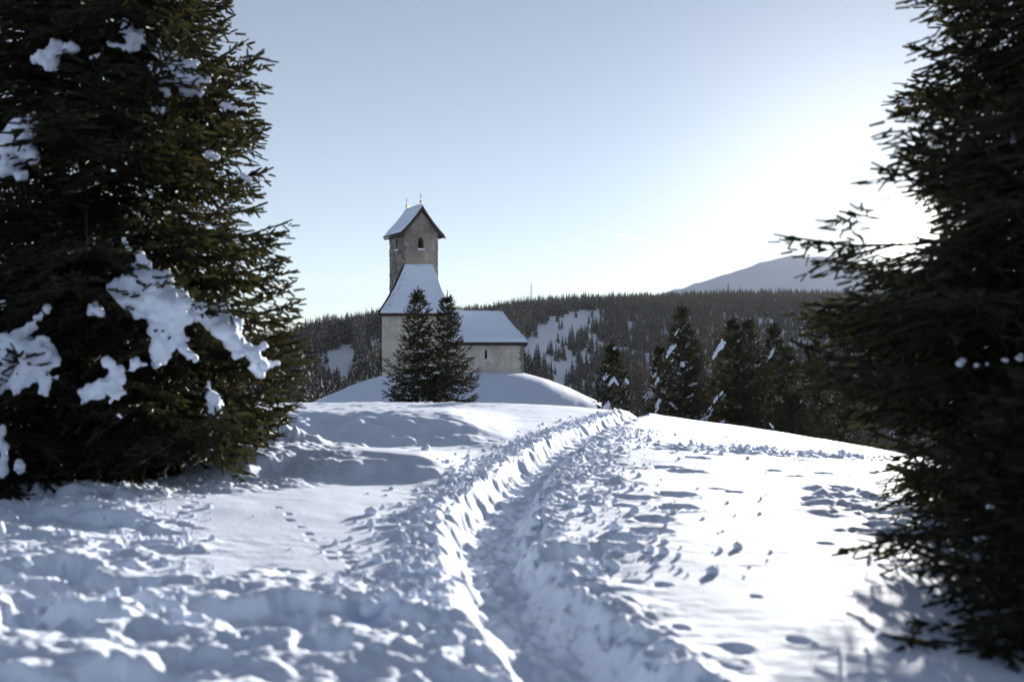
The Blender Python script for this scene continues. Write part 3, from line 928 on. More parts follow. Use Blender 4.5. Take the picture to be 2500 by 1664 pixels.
def grow(r, H, z0, rad, whorl=.32, per=5, sh=.12, lat_step=.11, lat_k=.42, shoot_step=.07, droop=(-.25, .45), tipup=.25, clip=None, hang=.25, thick=.03, dens=1.0, lean=(0, 0), away=None):
    """branch skeleton of a conifer: returns shoots (P, D, L) and wood segments"""
    SP = []; SD = []; SL = []; W = []; BR = []
    z = z0; az0 = r.uniform(0, 6.28)
    while z < H - .12:
        f = (z - z0) / (H - z0)
        nb = per if f < .85 else max(3, per - 1)
        for k in range(nb):
            az = az0 + 6.2832 * k / nb + r.uniform(-.35, .35)
            zz = z + r.uniform(-.5, .5) * whorl
            if zz > H - .1: zz = H - .1
            ff = max(0, (zz - z0) / (H - z0))
            L = rad(ff) * r.uniform(.72, 1.08)
            sl = droop[0] + (droop[1] - droop[0]) * ff ** 1.3 + r.normal(0, .13)
            out = np.array([math.cos(az), math.sin(az), 0])
            lx = np.array([lean[0] * zz, lean[1] * zz, 0])
            if clip is not None:
                L = clip(np.array([0, 0, zz]) + lx, out, sl, tipup, L, az)
                if L is None: continue
            if L < .08: continue
            sidev = np.array([-math.sin(az), math.cos(az), 0])
            bend = r.uniform(-.12, .12)
            def P_(s):
                return lx + np.array([0, 0, zz]) + out * (L * s) + sidev * (bend * L * s * s) + np.array([0, 0, L * (sl * s + tipup * s * s * s - .06 * s * s)])
            ns = 6
            pts = [P_(i / (ns - 1)) for i in range(ns)]
            br = thick * (.35 + .65 * min(1, L / 2.5))
            for i in range(ns - 1):
                W.append([*pts[i], *pts[i + 1], br * (1 - i / ns) + .003, br * (1 - (i + 1) / ns) + .003])
            BR.append((zz, az, L, pts))
            # laterals
            dn = dens * (away(out, zz) if away else 1.0)
            nl_ = max(2, int(L / lat_step * dn))
            for j in range(nl_):
                s = .04 + .96 * (j + r.uniform(0, 1)) / nl_
                sg = 1 if j % 2 else -1
                ll = (lat_k * L * (1 - s) ** .8 + sh * 1.1) * r.uniform(.7, 1.15)
                p = P_(min(s, 1)); tg = P_(min(s, 1) + .02) - P_(min(s, 1) - .02); tg /= np.linalg.norm(tg)
                an = r.uniform(.6, 1.05)
                d = tg * math.cos(an) + sidev * sg * math.sin(an) + np.array([0, 0, r.uniform(-.28, .08)])
                d /= np.linalg.norm(d)
                m_ = max(1, int(ll / shoot_step))
                ts = (np.arange(m_) + r.uniform(0, 1, m_)) / m_
                droopv = -.18 * ll * ts ** 2
                base = p + d * (ll * ts)[:, None]; base[:, 2] += droopv
                nrm = np.cross(d, [0, 0, 1.]); nrm /= np.linalg.norm(nrm) + 1e-6
                sgn = np.where(np.arange(m_) % 2, 1, -1)[:, None]
                dd = d * .75 + nrm * sgn * .62 + np.column_stack([r.normal(0, .14, m_), r.normal(0, .14, m_), r.normal(-.05, .22, m_)])
                hm = r.random(m_) < hang
                dd[hm, 2] -= r.uniform(.5, 1.3, hm.sum())
                SP.append(base); SD.append(dd); SL.append(sh * r.uniform(.7, 1.2, m_))
                e = p + d * ll; e[2] -= .18 * ll
                SP.append(e[None]); SD.append((d + [0, 0, -.1])[None]); SL.append(np.array([sh]))
                if ll > .2:
                    W.append([*p, *e, .007, .003])
            m_ = max(2, int(L / shoot_step))
            ts = (np.arange(m_) + .5) / m_
            base = np.array([P_(t) for t in ts])
            tg = np.gradient(base, axis=0) if m_ > 1 else np.array([out])
            tg /= np.linalg.norm(tg, axis=1, keepdims=True) + 1e-9
            sgn = np.where(np.arange(m_) % 2, 1, -1)[:, None]
            SP.append(base); SD.append(tg + sidev * sgn * .6 + np.column_stack([np.zeros((m_, 2)), r.normal(.1, .25, m_)])); SL.append(sh * r.uniform(.8, 1.2, m_))
            tipd = P_(1) - P_(.93)
            SP.append(P_(1)[None]); SD.append(tipd[None]); SL.append(np.array([sh * 1.1]))
            for q in (-1, 1):
                SP.append(P_(.97)[None]); SD.append((tipd / np.linalg.norm(tipd) + sidev * q * .7)[None]); SL.append(np.array([sh]))
        z += whorl * (1 - .45 * f) * r.uniform(.8, 1.2)
        az0 += 1.1 + r.uniform(0, .6)
    # leader
    tz = np.linspace(H - .5 * min(1, H / 4), H + .22 * min(1, H / 5), 8)
    lp = np.column_stack([lean[0] * tz, lean[1] * tz, tz])
    SP.append(lp); SD.append(np.column_stack([r.normal(0, .25, (8, 2)), np.ones(8)])); SL.append(np.full(8, sh))
    P_all = np.concatenate(SP); D_all = np.concatenate(SD); D_all /= np.linalg.norm(D_all, axis=1, keepdims=True) + 1e-9
    return P_all, D_all, np.concatenate(SL), np.array(W), BR

def conifer(name, label, loc, r, H, z0, rad, K, nl, nw, trunk_r, group=None, mat=None, cat='tree', wood=M_TWIG, lean=(0, 0), spread=.85, core=0.0, gap=None, **kw):
    t = thing(name, label, cat, loc, group)
    Pp, Dv, Ln, W, BR = grow(r, H, z0, rad, lean=lean, **kw)
    if gap is not None:
        W_ = Pp + np.array(loc)
        keep = np.hypot(W_[:, 0] / W_[:, 1] * F + 1250 - gap[0], HZ - (W_[:, 2] - EYE) / W_[:, 1] * F - gap[1]) > gap[2] * r.uniform(.7, 1.25, len(Pp))
        Pp, Dv, Ln = Pp[keep], Dv[keep], Ln[keep]
        W_ = (W[:, :3] + W[:, 3:6]) * .5 + np.array(loc)
        W = W[np.hypot(W_[:, 0] / W_[:, 1] * F + 1250 - gap[0], HZ - (W_[:, 2] - EYE) / W_[:, 1] * F - gap[1]) > gap[2] * .55]
    v, f = needles(Pp, Dv, Ln, K, nl, nw, r, spread, core)
    print(name, 'shoots', len(Pp))
    obj('crown', mesh_np('crown', v, f, [mat or M_NEEDLE]), t)
    wv, wf = tubes(W, 3)
    obj('limbs', mesh_np('limbs', wv, wf, [wood]), t)
    zs = np.linspace(-1.0, H, 14)
    pts = np.column_stack([lean[0] * zs, lean[1] * zs, zs])
    rr = [trunk_r * (1 - .96 * max(0, z_) / H) * (1.25 if z_ < .15 else 1) for z_ in zs]
    tv, tf = lathe_tube(pts, rr, 9, .08, 4)
    obj('trunk', mesh_np('trunk', tv, tf, [M_BARK], True), t)
    return t, BR

def clump_mesh(name, blobs, voxel, r, mat=None):
    """lumpy snow: overlapping balls fused into one skin, then roughened"""
    VV = []; FF = []; nv = 0
    for (x_, y_, z_, rx, ry, rz) in blobs:
        VV.append(ICO2_V * [rx, ry, rz] + [x_, y_, z_]); FF.append(ICO2_F + nv); nv += len(ICO2_V)
    me = mesh_np('tmp', np.concatenate(VV), np.concatenate(FF))
    o_ = bpy.data.objects.new('tmp', me); col.objects.link(o_)
    md = o_.modifiers.new('r', 'REMESH'); md.mode = 'VOXEL'; md.voxel_size = voxel
    md2 = o_.modifiers.new('s', 'SMOOTH'); md2.factor = .5; md2.iterations = 3
    dg = bpy.context.evaluated_depsgraph_get()
    out = bpy.data.meshes.new_from_object(o_.evaluated_get(dg))
    bpy.data.objects.remove(o_); bpy.data.meshes.remove(me)
    n = len(out.vertices)
    co = np.zeros(n * 3, np.float32); out.vertices.foreach_get('co', co); co = co.reshape(-1, 3)
    no = np.zeros(n * 3, np.float32); out.vertex_normals.foreach_get('vector', no) if hasattr(out, 'vertex_normals') else None
    no = no.reshape(-1, 3)
    k = 1 / (voxel * 5)
    d = fbm(co[:, 0] * k + co[:, 1] * k * .7, co[:, 2] * k - co[:, 1] * k * .6, 3, 5)
    d2 = perlin(co[:, 0] * k * 3.1 + co[:, 1] * k * 2, co[:, 2] * k * 3.1 - co[:, 1] * k * 2, 6)
    co = co + no * (d * voxel * 1.3 + d2 * voxel * .7)[:, None]
    out.vertices.foreach_set('co', co.ravel().astype(np.float32))
    out.polygons.foreach_set('use_smooth', np.ones(len(out.polygons), bool))
    out.materials.clear(); out.materials.append(mat or M_CLUMP)
    out.name = name; out.update()
    return out

def clump_from_pixels(tree, pts, D, r, voxel=.03, squash=.75):
    """pts: (px, py, radius in photo pixels); lumps lie on the boughs at depth D"""
    bl = []
    L0 = np.array(tree.location)
    for (px_, py_, rp) in pts:
        p = pix(px_, py_, D + r.uniform(-.06, .06)) - L0
        R_ = rp / F * D
        bl.append((p[0], p[1], p[2], R_, R_ * 1.1, R_ * squash))
        for q in range(3):
            d_ = r.normal(0, .55, 3) * R_
            bl.append((p[0] + d_[0], p[1] + d_[1], p[2] + d_[2] * squash, R_ * .55, R_ * .6, R_ * .45))
    return add_clump(tree, bl, voxel, r)

def add_clump(tree, bl, voxel, r):
    me = clump_mesh('snow_clump', bl, voxel, r)
    bm_ = bmesh.new(); bm_.from_mesh(me); left = set(bm_.verts); parts = []
    while left:
        seed = left.pop(); stack = [seed]; comp = {seed}
        while stack:
            for e_ in stack.pop().link_edges:
                for w_ in e_.verts:
                    if w_ not in comp:
                        comp.add(w_); stack.append(w_)
        left -= comp; parts.append([v_.index for v_ in comp])
    bm_.free()
    if len(parts) == 1:
        return obj('snow_clump', me, tree)
    for ids in parts:                     # bits that hang apart are clumps of their own
        keep = set(ids)
        b2 = bmesh.new(); b2.from_mesh(me)
        bmesh.ops.delete(b2, geom=[v_ for v_ in b2.verts if v_.index not in keep], context='VERTS')
        m2 = me.copy(); b2.to_mesh(m2); b2.free()
        obj('snow_clump', m2, tree)

def line(pts, n):
    """interpolate a polyline of (px,py,r)"""
    pts = np.array(pts, float); t = np.linspace(0, len(pts) - 1, n)
    return np.column_stack([np.interp(t, np.arange(len(pts)), pts[:, k]) for k in range(3)])

# --- big spruce on the left
DL = 11.7
LX = (225 - 1250) / F * DL
SILL = np.array([[-700, 420], [-200, 500], [0, 550], [55, 592], [135, 606], [190, 560], [215, 545], [280, 655], [345, 655], [400, 630], [435, 680], [480, 660], [520, 702], [575, 690], [625, 738], [690, 700], [765, 752], [800, 690], [860, 742],
                 [935, 735], [1005, 720], [1065, 715], [1095, 610], [1150, 590], [1250, 560]], float)
def clip_left(p, out, sl, tu, L, az):
    if out[0] > .25:                      # boughs towards the meadow reach the outline seen in the photograph
        rr = rl.uniform(.88, 1.0) if out[0] > .8 else rl.uniform(.7, 1.0)
        for Lq in np.arange(3.6, .1, -.06):
            tip = p + out * Lq + np.array([LX, DL, Lq * (sl + tu - .06)]) + [0, 0, gl]
            c = tip[0] / tip[1] * F + 1250; rw = HZ - (tip[2] - EYE) / tip[1] * F
            if c + 8 <= np.interp(rw, SILL[:, 0], SILL[:, 1]):
                return min(Lq * rr if out[0] <= .8 else Lq * (rr if rl.random() < .65 else 1.0), 3.4)
        return .2
    return L
rl = np.random.default_rng(21)
gl = hpt(LX, DL) + .1
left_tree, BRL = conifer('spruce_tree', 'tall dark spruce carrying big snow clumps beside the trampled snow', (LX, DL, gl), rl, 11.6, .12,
                         lambda f: 2.9 * (1 - f) ** .85 + .1, 2, .03, .011, .2, core=.036, whorl=.2, per=8, sh=.12, lat_step=.075, shoot_step=.068, clip=clip_left, hang=.3, droop=(-.42, .3), tipup=.3, dens=1.0, away=lambda o_, z_: (.4 if o_[1] > .5 else .5 if o_[0] < -.75 else 1.0) * (.4 if z_ > 7.0 else 1.0))
DC = DL - 1.9
r_ = np.random.default_rng(31)
CL = [
    # main heap and its long arm
    [line([(305, 690, 26), (350, 690, 46), (395, 680, 32)], 6), line([(270, 705, 16), (330, 735, 40), (400, 740, 46), (440, 770, 36)], 7), line([(385, 770, 34), (395, 830, 30), (390, 870, 22), (385, 890, 12)], 6), line([(420, 800, 30), (450, 850, 18), (480, 880, 10)], 5)],
    [line([(490, 765, 30), (525, 765, 38), (545, 800, 36), (575, 840, 26), (620, 865, 22), (640, 885, 16)], 10)],
    [line([(620, 900, 18), (650, 890, 14), (675, 885, 7)], 4), line([(640, 915, 10), (660, 900, 8)], 2)],
    [line([(340, 620, 11), (355, 640, 20), (352, 660, 18)], 4), line([(305, 590, 9), (312, 605, 8)], 2)],
    [line([(230, 755, 18), (240, 765, 10)], 2)],
    [line([(60, 850, 26), (100, 855, 30), (110, 890, 22), (110, 945, 18), (118, 965, 8)], 7), line([(60, 900, 26), (45, 940, 18), (38, 960, 10)], 4)],
    [line([(115, 755, 10), (75, 790, 16), (40, 830, 24), (10, 860, 30), (0, 930, 30)], 8), line([(-20, 850, 36), (-10, 950, 24)], 4)],
    [line([(265, 885, 16), (285, 910, 20), (290, 950, 18), (283, 975, 10)], 5), line([(255, 935, 20), (225, 960, 20), (198, 985, 9)], 5)],
    [line([(510, 940, 10), (522, 970, 20), (530, 1000, 18), (527, 1015, 9)], 5)],
    [line([(325, 880, 10), (330, 890, 14), (322, 900, 8)], 3)],
    [line([(290, 1015, 7), (295, 1022, 6)], 2)],
    [line([(305, 70, 10), (330, 85, 26), (345, 95, 16)], 4), line([(330, 110, 18), (332, 122, 6)], 2), (np.array([[262, 103, 8], [280, 108, 9], [295, 112, 6]]))],
    [line([(385, 120, 16), (425, 145, 26), (455, 175, 30), (480, 215, 26), (488, 235, 14)], 9), line([(400, 180, 22), (390, 200, 12)], 3), line([(450, 200, 22), (448, 232, 8)], 3)],
    [line([(380, 215, 8), (400, 222, 12), (410, 218, 8)], 3)],
    [line([(378, 265, 8), (398, 270, 14), (395, 282, 6)], 3)],
    [line([(105, 135, 24), (135, 125, 22), (125, 165, 16)], 5), line([(150, 118, 16), (180, 112, 14), (178, 130, 10)], 4), (np.array([[82, 145, 7]]))],
    [line([(225, 138, 7), (245, 132, 6)], 3)],
    [line([(85, 280, 14), (60, 310, 34), (40, 350, 40), (15, 400, 34), (5, 430, 14)], 8), line([(60, 425, 12), (45, 435, 10)], 3)],
    [line([(545, 258, 8), (565, 262, 10), (600, 268, 7)], 4)],
    [line([(505, 375, 9), (525, 385, 11)], 3)],
    [line([(580, 420, 7), (600, 435, 10), (612, 440, 7)], 4)],
    [line([(430, 715, 8), (445, 735, 12), (465, 745, 10)], 4)],
    [line([(-5, 1060, 22), (10, 1120, 16), (8, 1160, 10)], 5)],
    [line([(45, 1130, 10), (48, 1145, 14)], 3)],
    [line([(5, 740, 8), (12, 735, 6)], 2)],
]
for grp in CL:
    pts = np.concatenate([np.atleast_2d(g_) for g_ in grp])
    cx = pts[:, 0].mean()
    # the crown's near surface: closer at the trunk, further back towards the rim
    off = np.clip((cx - 225) / 520, -.9, .98)
    rad_here = 2.9 * (1 - max(0, (EYE + (HZ - pts[:, 1].mean()) / F * DL) / 11.6)) ** .85
    Dq = DL - 1.02 * rad_here * math.sqrt(max(.08, 1 - off * off)) - .1
    pp = pts.copy()
    clump_from_pixels(left_tree, pp, Dq, r_, .028 if len(pp) > 4 else .02)

# --- spruce at the right, between the viewer and the sun
DR = 7.6
RX = (2700 - 1250) / F * DR
SILR = np.array([[-900, 2300], [-300, 2180], [0, 2205], [60, 2260], [110, 2200], [160, 2215], [210, 2160], [235, 2090], [265, 2110], [300, 2130], [360, 2150], [375, 2110], [400, 2130], [432, 2060], [455, 2150], [480, 2180], [520, 1990], [545, 1850], [600, 1860], [640, 1905], [670, 2060], [715, 1920], [745, 1930], [770, 1915],
                 [840, 1915], [900, 1930], [960, 2000], [1010, 2080], [1090, 2120], [1150, 2160], [1250, 2200], [1330, 2200], [1400, 2250], [1450, 2290], [1530, 2240], [1600, 2320], [1700, 2360]], float)
rr_ = np.random.default_rng(44)
gr = hpt(RX, DR) + .05
def clip_right(p, out, sl, tu, L, az):
    if out[0] < -.2:
        rr = rr_.uniform(.75, 1.0)
        for Lq in np.arange(3.3, .1, -.06):
            tip = p + out * Lq + np.array([RX, DR, Lq * (sl + tu - .06)]) + [0, 0, gr]
            if tip[1] < 3.6: continue
            c = tip[0] / tip[1] * F + 1250; rw = HZ - (tip[2] - EYE) / tip[1] * F
            # stay clear of the sun itself so that it shines past the crown's edge
            sun_gap = math.hypot(c - 2205, rw - 560) < 60
            if c - 30 >= np.interp(rw, SILR[:, 0], SILR[:, 1]) and not sun_gap:
                return Lq * rr
        return .25
    if out[1] < -.3: return min(L, 2.2)
    return L
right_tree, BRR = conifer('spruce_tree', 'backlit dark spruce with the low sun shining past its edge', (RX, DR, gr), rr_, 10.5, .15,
                          lambda f: 2.7 * (1 - f) ** .8 + .1, 3, .022, .006, .19, core=.026, gap=(2205, 560, 105), whorl=.18, per=10, sh=.1, lat_step=.08, shoot_step=.068, clip=clip_right, hang=.3, droop=(-.3, .3), tipup=.2, dens=1.0, away=lambda o_, z_: (.35 if o_[0] > .3 else 1.0) * (.35 if z_ > 5.2 else 1.0))
for grp, dd in [([[2475, 330, 7], [2470, 345, 9]], 6.6), ([[2345, 885, 9], [2352, 880, 8], [2385, 890, 8], [2410, 888, 4]], 6.2), ([[2455, 878, 6], [2490, 875, 9]], 6.2),
                ([[2210, 245, 5], [2215, 250, 4]], 7.0), ([[2385, 1315, 6], [2400, 1310, 7], [2410, 1312, 5]], 5.6), ([[2415, 1235, 7], [2425, 1238, 5]], 5.7)]:
    clump_from_pixels(right_tree, np.array(grp, float), dd, r_, .008)

# --- young spruce at the foot of the backlit one
ry_ = np.random.default_rng(47)
YX, YD = 2.62, 4.6
conifer('spruce_tree', 'low dark young spruce crouching in front of the backlit spruce', (YX, YD, hpt(YX, YD)), ry_, 1.25, .05, lambda f: .8 * (1 - f) ** .6 + .08, 3, .02, .006, .035, core=.022,
        whorl=.12, per=8, sh=.08, lat_step=.055, shoot_step=.05, hang=.35, droop=(-.1, .4), tipup=.15, thick=.015)

# --- the pair in front of the church
rp_ = np.random.default_rng(51)
for (px_, py_, D, rd, lab, sd) in [(1020, 712, 56.0, 2.05, 'taller left one of the two spruces in front of the church', 3), (1092, 724, 57.5, 1.9, 'shorter right one of the two spruces in front of the church', 4)]:
    x_ = (px_ - 1250) / F * D; zt = EYE + (HZ - py_) / F * D
    zg = hpt(x_, D); H = zt - zg
    rq = np.random.default_rng(sd)
    t, BR = conifer('spruce_tree', lab, (x_, D, zg), rq, H, .3, lambda f, rd=rd: (rd + .8) * (1 - f) ** 1.12 * (1.06 + .18 * math.sin(17 * f)) + .12, 4, .09, .03, .13, core=.06, whorl=.35, per=7, sh=.2, lat_step=.19, shoot_step=.15, thick=.03,
                    hang=.35, droop=(-.38, .45), tipup=.38, group='pair of spruces in front of the church')
    # a little snow caught on its boughs
    n = 0
    for (zz, az, L, pts) in BR:
        if n >= 7: break
        if math.sin(az) < -.2 and L > .8 and rq.random() < .22:
            p = pts[3]
            bl = [(p[0] + rq.normal(0, .06), p[1] + rq.normal(0, .06), p[2] + .07, rq.uniform(.1, .2), rq.uniform(.1, .17), .06) for _ in range(3)]
            add_clump(t, bl, .035, rq); n += 1

# --- row of trees beyond the brow on the right
ROW = [  # px, py of top, depth, radius, kind, label, snow, lean
    (1496, 843, 62, 1.35, 's', 'lone spruce with snowy lower boughs where the path goes over the brow', 9, 0),
    (1558, 878, 70, .75, 'l', 'small reddish bare larch beside the lone spruce by the path', 0, 0),
    (1664, 748, 68, 1.9, 's', 'tallest spruce of the row beyond the brow, snow down its left side', 16, -.012),
    (1712, 790, 72, 1.5, 'l', 'brown bare larch close beside the tallest spruce of the row', 0, 0),
    (1748, 770, 76, 1.6, 'l', 'tall brown bare larch standing between the dense spruces', 0, 0),
    (1790, 784, 69, 2.2, 's', 'broad spruce with one large snow clump near its top', 8, 0),
    (1828, 781, 73, 1.9, 's', 'slim pointed spruce just behind the broad snow-clumped one', 1, 0),
    (1866, 905, 60, 1.5, 's', 'low young spruce standing in front of the row', 2, 0),
    (1890, 788, 77, 1.8, 's', 'dusky spruce at the back of the row', 2, 0),
    (1945, 960, 60, 1.5, 's', 'bushy small spruce low at the right end of the row', 3, 0),
    (1990, 830, 74, 1.9, 's', 'spruce at the right end of the row behind the bushy one', 3, 0),
    (1612, 850, 78, 1.5, 's', 'slender spruce peeping out behind the small reddish larch', 2, 0),
    (1700, 835, 80, 1.6, 's', 'dark spruce behind the brown larch beside the tallest spruce', 1, 0),
    (1765, 820, 82, 1.6, 's', 'dark spruce behind the tall brown larch', 1, 0),
    (1925, 850, 80, 1.7, 's', 'pointed spruce between the dusky one and the bushy one', 1, 0),
    (2060, 880, 66, 1.9, 's', 'spruce rising behind the backlit tree at the meadow edge', 3, 0),
]
CLR = {0: [(1478, 920, 9), (1492, 928, 12), (1505, 932, 10), (1478, 990, 14), (1530, 930, 8)], 2: [(1650, 810, 8), (1642, 850, 13), (1634, 862, 11), (1640, 880, 5), (1580, 968, 9), (1605, 930, 9), (1608, 985, 10), (1603, 1000, 8), (1600, 915, 7), (1625, 905, 5)],
       5: [(1752, 855, 13), (1762, 842, 11), (1745, 868, 8), (1762, 958, 8), (1745, 975, 10), (1735, 1000, 9), (1728, 1020, 10), (1765, 970, 7), (1760, 1035, 9)], 8: [(1886, 858, 9), (1880, 868, 8)], 7: [(1885, 1040, 10)]}
for i, (px_, py_, D, rd, kind, lab, ns, ln) in enumerate(ROW):
    rq = np.random.default_rng(100 + i)
    x_ = (px_ - 1250) / F * D; zt = EYE + (HZ - py_) / F * D
    zg = hpt(x_, D) - .1; H = zt - zg
    if kind == 's':
        t, BR = conifer('spruce_tree', lab, (x_ - ln * H, D, zg), rq, H, .02, lambda f, rd=rd: 1.4 * rd * ((1 - f) ** .95) * (1 + .18 * math.sin(13 * f + rd * 9)) + .12, 4, .11, .04, .14, core=.075, whorl=.42, per=6, sh=.24, lat_step=.27, shoot_step=.19,
                        thick=.03, hang=.35, droop=(-.35, .5), tipup=.3, lean=(ln, 0), group='conifers beyond the brow of the meadow')
        n = 0
        for q in CLR.get(i, []):
            p = pix(q[0], q[1], D - rd * .7) - np.array(t.location); R_ = .68 * q[2] / F * D
            sd = -1 if q[0] < px_ else 1; bl = []
            for a_ in range(3):
                o0 = rq.normal(0, .35, 3) * R_
                for b_ in np.linspace(-.9, .9, 6):
                    bl.append((p[0] + o0[0] + sd * b_ * R_ * .75, p[1] + o0[1] * .5, p[2] + o0[2] - abs(b_) * b_ * R_ * .9 - b_ * .4 * R_, R_ * rq.uniform(.2, .38), R_ * .35, R_ * rq.uniform(.16, .3)))
            add_clump(t, bl, .05, rq)
        for (zz, az, L, pts) in BR:
            if n >= ns: break
            if math.sin(az) < 0 and L > .7 and rq.random() < .25:
                p = pts[4] if rq.random() < .5 else pts[3]; s_ = rq.uniform(.6, 1.5)
                o_ = np.array(pts[5]) - np.array(pts[3]); bl = [(p[0] + o_[0] * b_, p[1] + o_[1] * b_, p[2] + o_[2] * b_ + .06 - .1 * b_, .13 * s_ * rq.uniform(.6, 1.1), .11 * s_, .055 * s_) for b_ in np.linspace(-.5, .5, 5)]
                add_clump(t, bl, .05, rq); n += 1
    else:
        conifer('larch_tree', lab, (x_, D, zg), rq, H, .8, lambda f, rd=rd: rd * ((1 - f) ** .7) + .15, 4, .16, .016, .11, whorl=.4, per=5, sh=.3, lat_step=.26, shoot_step=.22, mat=M_LARCH,
                thick=.022, hang=.2, droop=(-.1, .6), tipup=.25, spread=.6, group='bare larches among the spruces')

# ---------------------------------------------------------------- wooded hill: far trees
def in_poly(px_, py_, poly):
    poly = np.asarray(poly, float); x0, y0 = poly[:, 0], poly[:, 1]; x1, y1 = np.roll(x0, -1), np.roll(y0, -1)
    px_ = np.asarray(px_)[:, None]; py_ = np.asarray(py_)[:, None]
    c = ((y0 > py_) != (y1 > py_)) & (px_ < (x1 - x0) * (py_ - y0) / (y1 - y0 + 1e-9) + x0)
    return c.sum(1) % 2 == 1
CLEAR = [
    [(1270, 866), (1284, 828), (1323, 796), (1359, 773), (1395, 764), (1439, 757), (1493, 752), (1472, 769), (1439, 793), (1386, 820), (1350, 838), (1305, 862)],
    [(1338, 955), (1352, 920), (1368, 900), (1404, 870), (1440, 842), (1462, 832), (1452, 850), (1420, 876), (1388, 908), (1368, 955)],
    [(772, 884), (793, 856), (822, 850), (840, 840), (858, 832), (866, 853), (884, 874), (864, 900), (846, 935), (818, 912), (786, 906)],
    [(886, 838), (905, 820), (930, 822), (930, 850), (905, 856)],
]
def far_proto(r, wdt, snow, bare=False):
    """unit-height conifer: drooping blades in whorls, some loaded with snow"""
    V = []; Fc = []; Mi = []; nv_ = 0
    lev = 11
    for i in range(lev):
        f = i / lev
        z = .06 + .9 * f ** .95
        L = wdt * (1 - f) ** .85 * r.uniform(.85, 1.15) + .012
        nb = 7 if f < .7 else 5
        for k in range(nb):
            az = 6.283 * k / nb + r.uniform(-.4, .4) + i
            o_ = np.array([math.cos(az), math.sin(az), 0]); s_ = np.array([-o_[1], o_[0], 0])
            ll = L * r.uniform(.65, 1.15); zz = z + r.uniform(-.03, .03)
            p = np.array([0, 0, zz + .035]); wv_ = ll * (.16 if bare else .42)
            m1_ = o_ * ll * .6 + [0, 0, zz - .1 * ll]; tip = o_ * ll + [0, 0, zz - .25 * ll]
            V += [p, m1_ + s_ * wv_, tip, m1_ - s_ * wv_, m1_ - [0, 0, ll * .35]]
            Fc += [[nv_, nv_ + 1, nv_ + 2], [nv_, nv_ + 2, nv_ + 3], [nv_, nv_ + 4, nv_ + 2]]; Mi += [0, 0, 0]
            nv_ += 5
            if r.random() < snow:
                up = np.array([0, 0, .012])
                a_ = r.uniform(.15, .5)
                V += [p * (1 - a_) + m1_ * a_ + up + s_ * wv_ * .4, p * (1 - a_) + m1_ * a_ + up - s_ * wv_ * .4, m1_ * .5 + tip * .5 + up * 1.5 + s_ * wv_ * .1, m1_ + [0, 0, .035]]
                Fc += [[nv_, nv_ + 3, nv_ + 2], [nv_ + 1, nv_ + 2, nv_ + 3], [nv_, nv_ + 1, nv_ + 3]]; Mi += [1, 1, 1]; nv_ += 4
    tv, tf = lathe_tube([[0, 0, -.08], [0, 0, .5], [0, 0, 1.0]], [.013, .008, .002], 4)
    V = np.concatenate([np.array(V), tv]); tf = tf + nv_
    tri = np.array(Fc)
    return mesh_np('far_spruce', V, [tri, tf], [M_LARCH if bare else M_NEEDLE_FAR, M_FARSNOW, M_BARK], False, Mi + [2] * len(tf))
rf = np.random.default_rng(77)
PROTO = [far_proto(rf, .15, .18), far_proto(rf, .19, .34), far_proto(rf, .17, .55), far_proto(rf, .13, .12), far_proto(rf, .2, .25), far_proto(rf, .17, .04, True)]
N0 = 35000
tq = rf.uniform(-.5, .62, N0)
u_ = rf.uniform(0, 1, N0)
cq = tq * F + 1250
Drq = np.interp(cq, RIDGE[:, 0], RIDGE[:, 2])
D0q = .27 * Drq; D1q = 1.06 * Drq
Dq = np.sqrt(D0q ** 2 + u_ * (D1q ** 2 - D0q ** 2))
xq = tq * Dq; yq = Dq
zq = far_z(xq, yq)[:] if False else macro(xq, yq) + sstep(np.hypot(xq, yq), 250, 500) * (6 * fbm(xq / 160, yq / 160, 4, 7) + 2 * fbm(xq / 40, yq / 40, 2, 8))
hq = rf.uniform(8, 17, N0) * np.where(rf.random(N0) < .2, .7, 1)
pyb = HZ - (zq - EYE) / Dq * F; hp = hq / Dq * F
bad = np.zeros(N0, bool)
for poly in CLEAR:
    bad |= in_poly(cq, pyb, poly) | in_poly(cq, pyb - .55 * hp, poly)
bad &= rf.random(N0) > .035
thin = fbm(xq / 60, yq / 60, 3, 123)
bad |= thin > .62
ok = ~bad
xq, yq, zq, hq, cq, pyb, hp, Dq = [a_[ok] for a_ in (xq, yq, zq, hq, cq, pyb, hp, Dq)]
pk = rf.integers(0, 5, len(xq)); snowy = fbm(xq / 90, yq / 90, 2, 9) > .1
pk = np.where(snowy & (rf.random(len(xq)) < .55), 2, pk)
pk = np.where((rf.random(len(xq)) < np.interp(cq, [1300, 1500, 1800], [.04, .22, .5])), 5, pk)
rot = rf.uniform(0, 6.28, len(xq))
# the 300 that show largest in the picture stand as single trees
brow = np.interp(cq, [600, 950, 1250, 1500, 2000, 2200], [985, 975, 985, 1015, 1070, 1095])
vis = (cq > 690) & (cq < 1900) & (pyb < brow - 2) & ~((cq > 925) & (cq < 1285) & (pyb > 790))
score = np.where(vis, hp, 0)
big = np.argsort(-score)[:300]
first = {}
for i in big:
    k = int(pk[i])
    o = bpy.data.objects.new('hill_spruce' if k != 5 else 'hill_larch', PROTO[k]); col.objects.link(o)
    o.location = (xq[i], yq[i], zq[i]); o.rotation_euler = (0, 0, rot[i]); o.scale = (hq[i],) * 3
    if k != 5:
        o['label'] = 'snow-dusted dark spruce of the wooded hillside beyond the church mound'; o['category'] = 'tree'; o['group'] = 'spruces on the wooded hillside'
    else:
        o['label'] = 'brown bare larch of the wooded hillside beyond the church mound'; o['category'] = 'tree'; o['group'] = 'larches on the wooded hillside'
    first.setdefault(k, o)
rest = np.setdiff1d(np.arange(len(xq)), big)
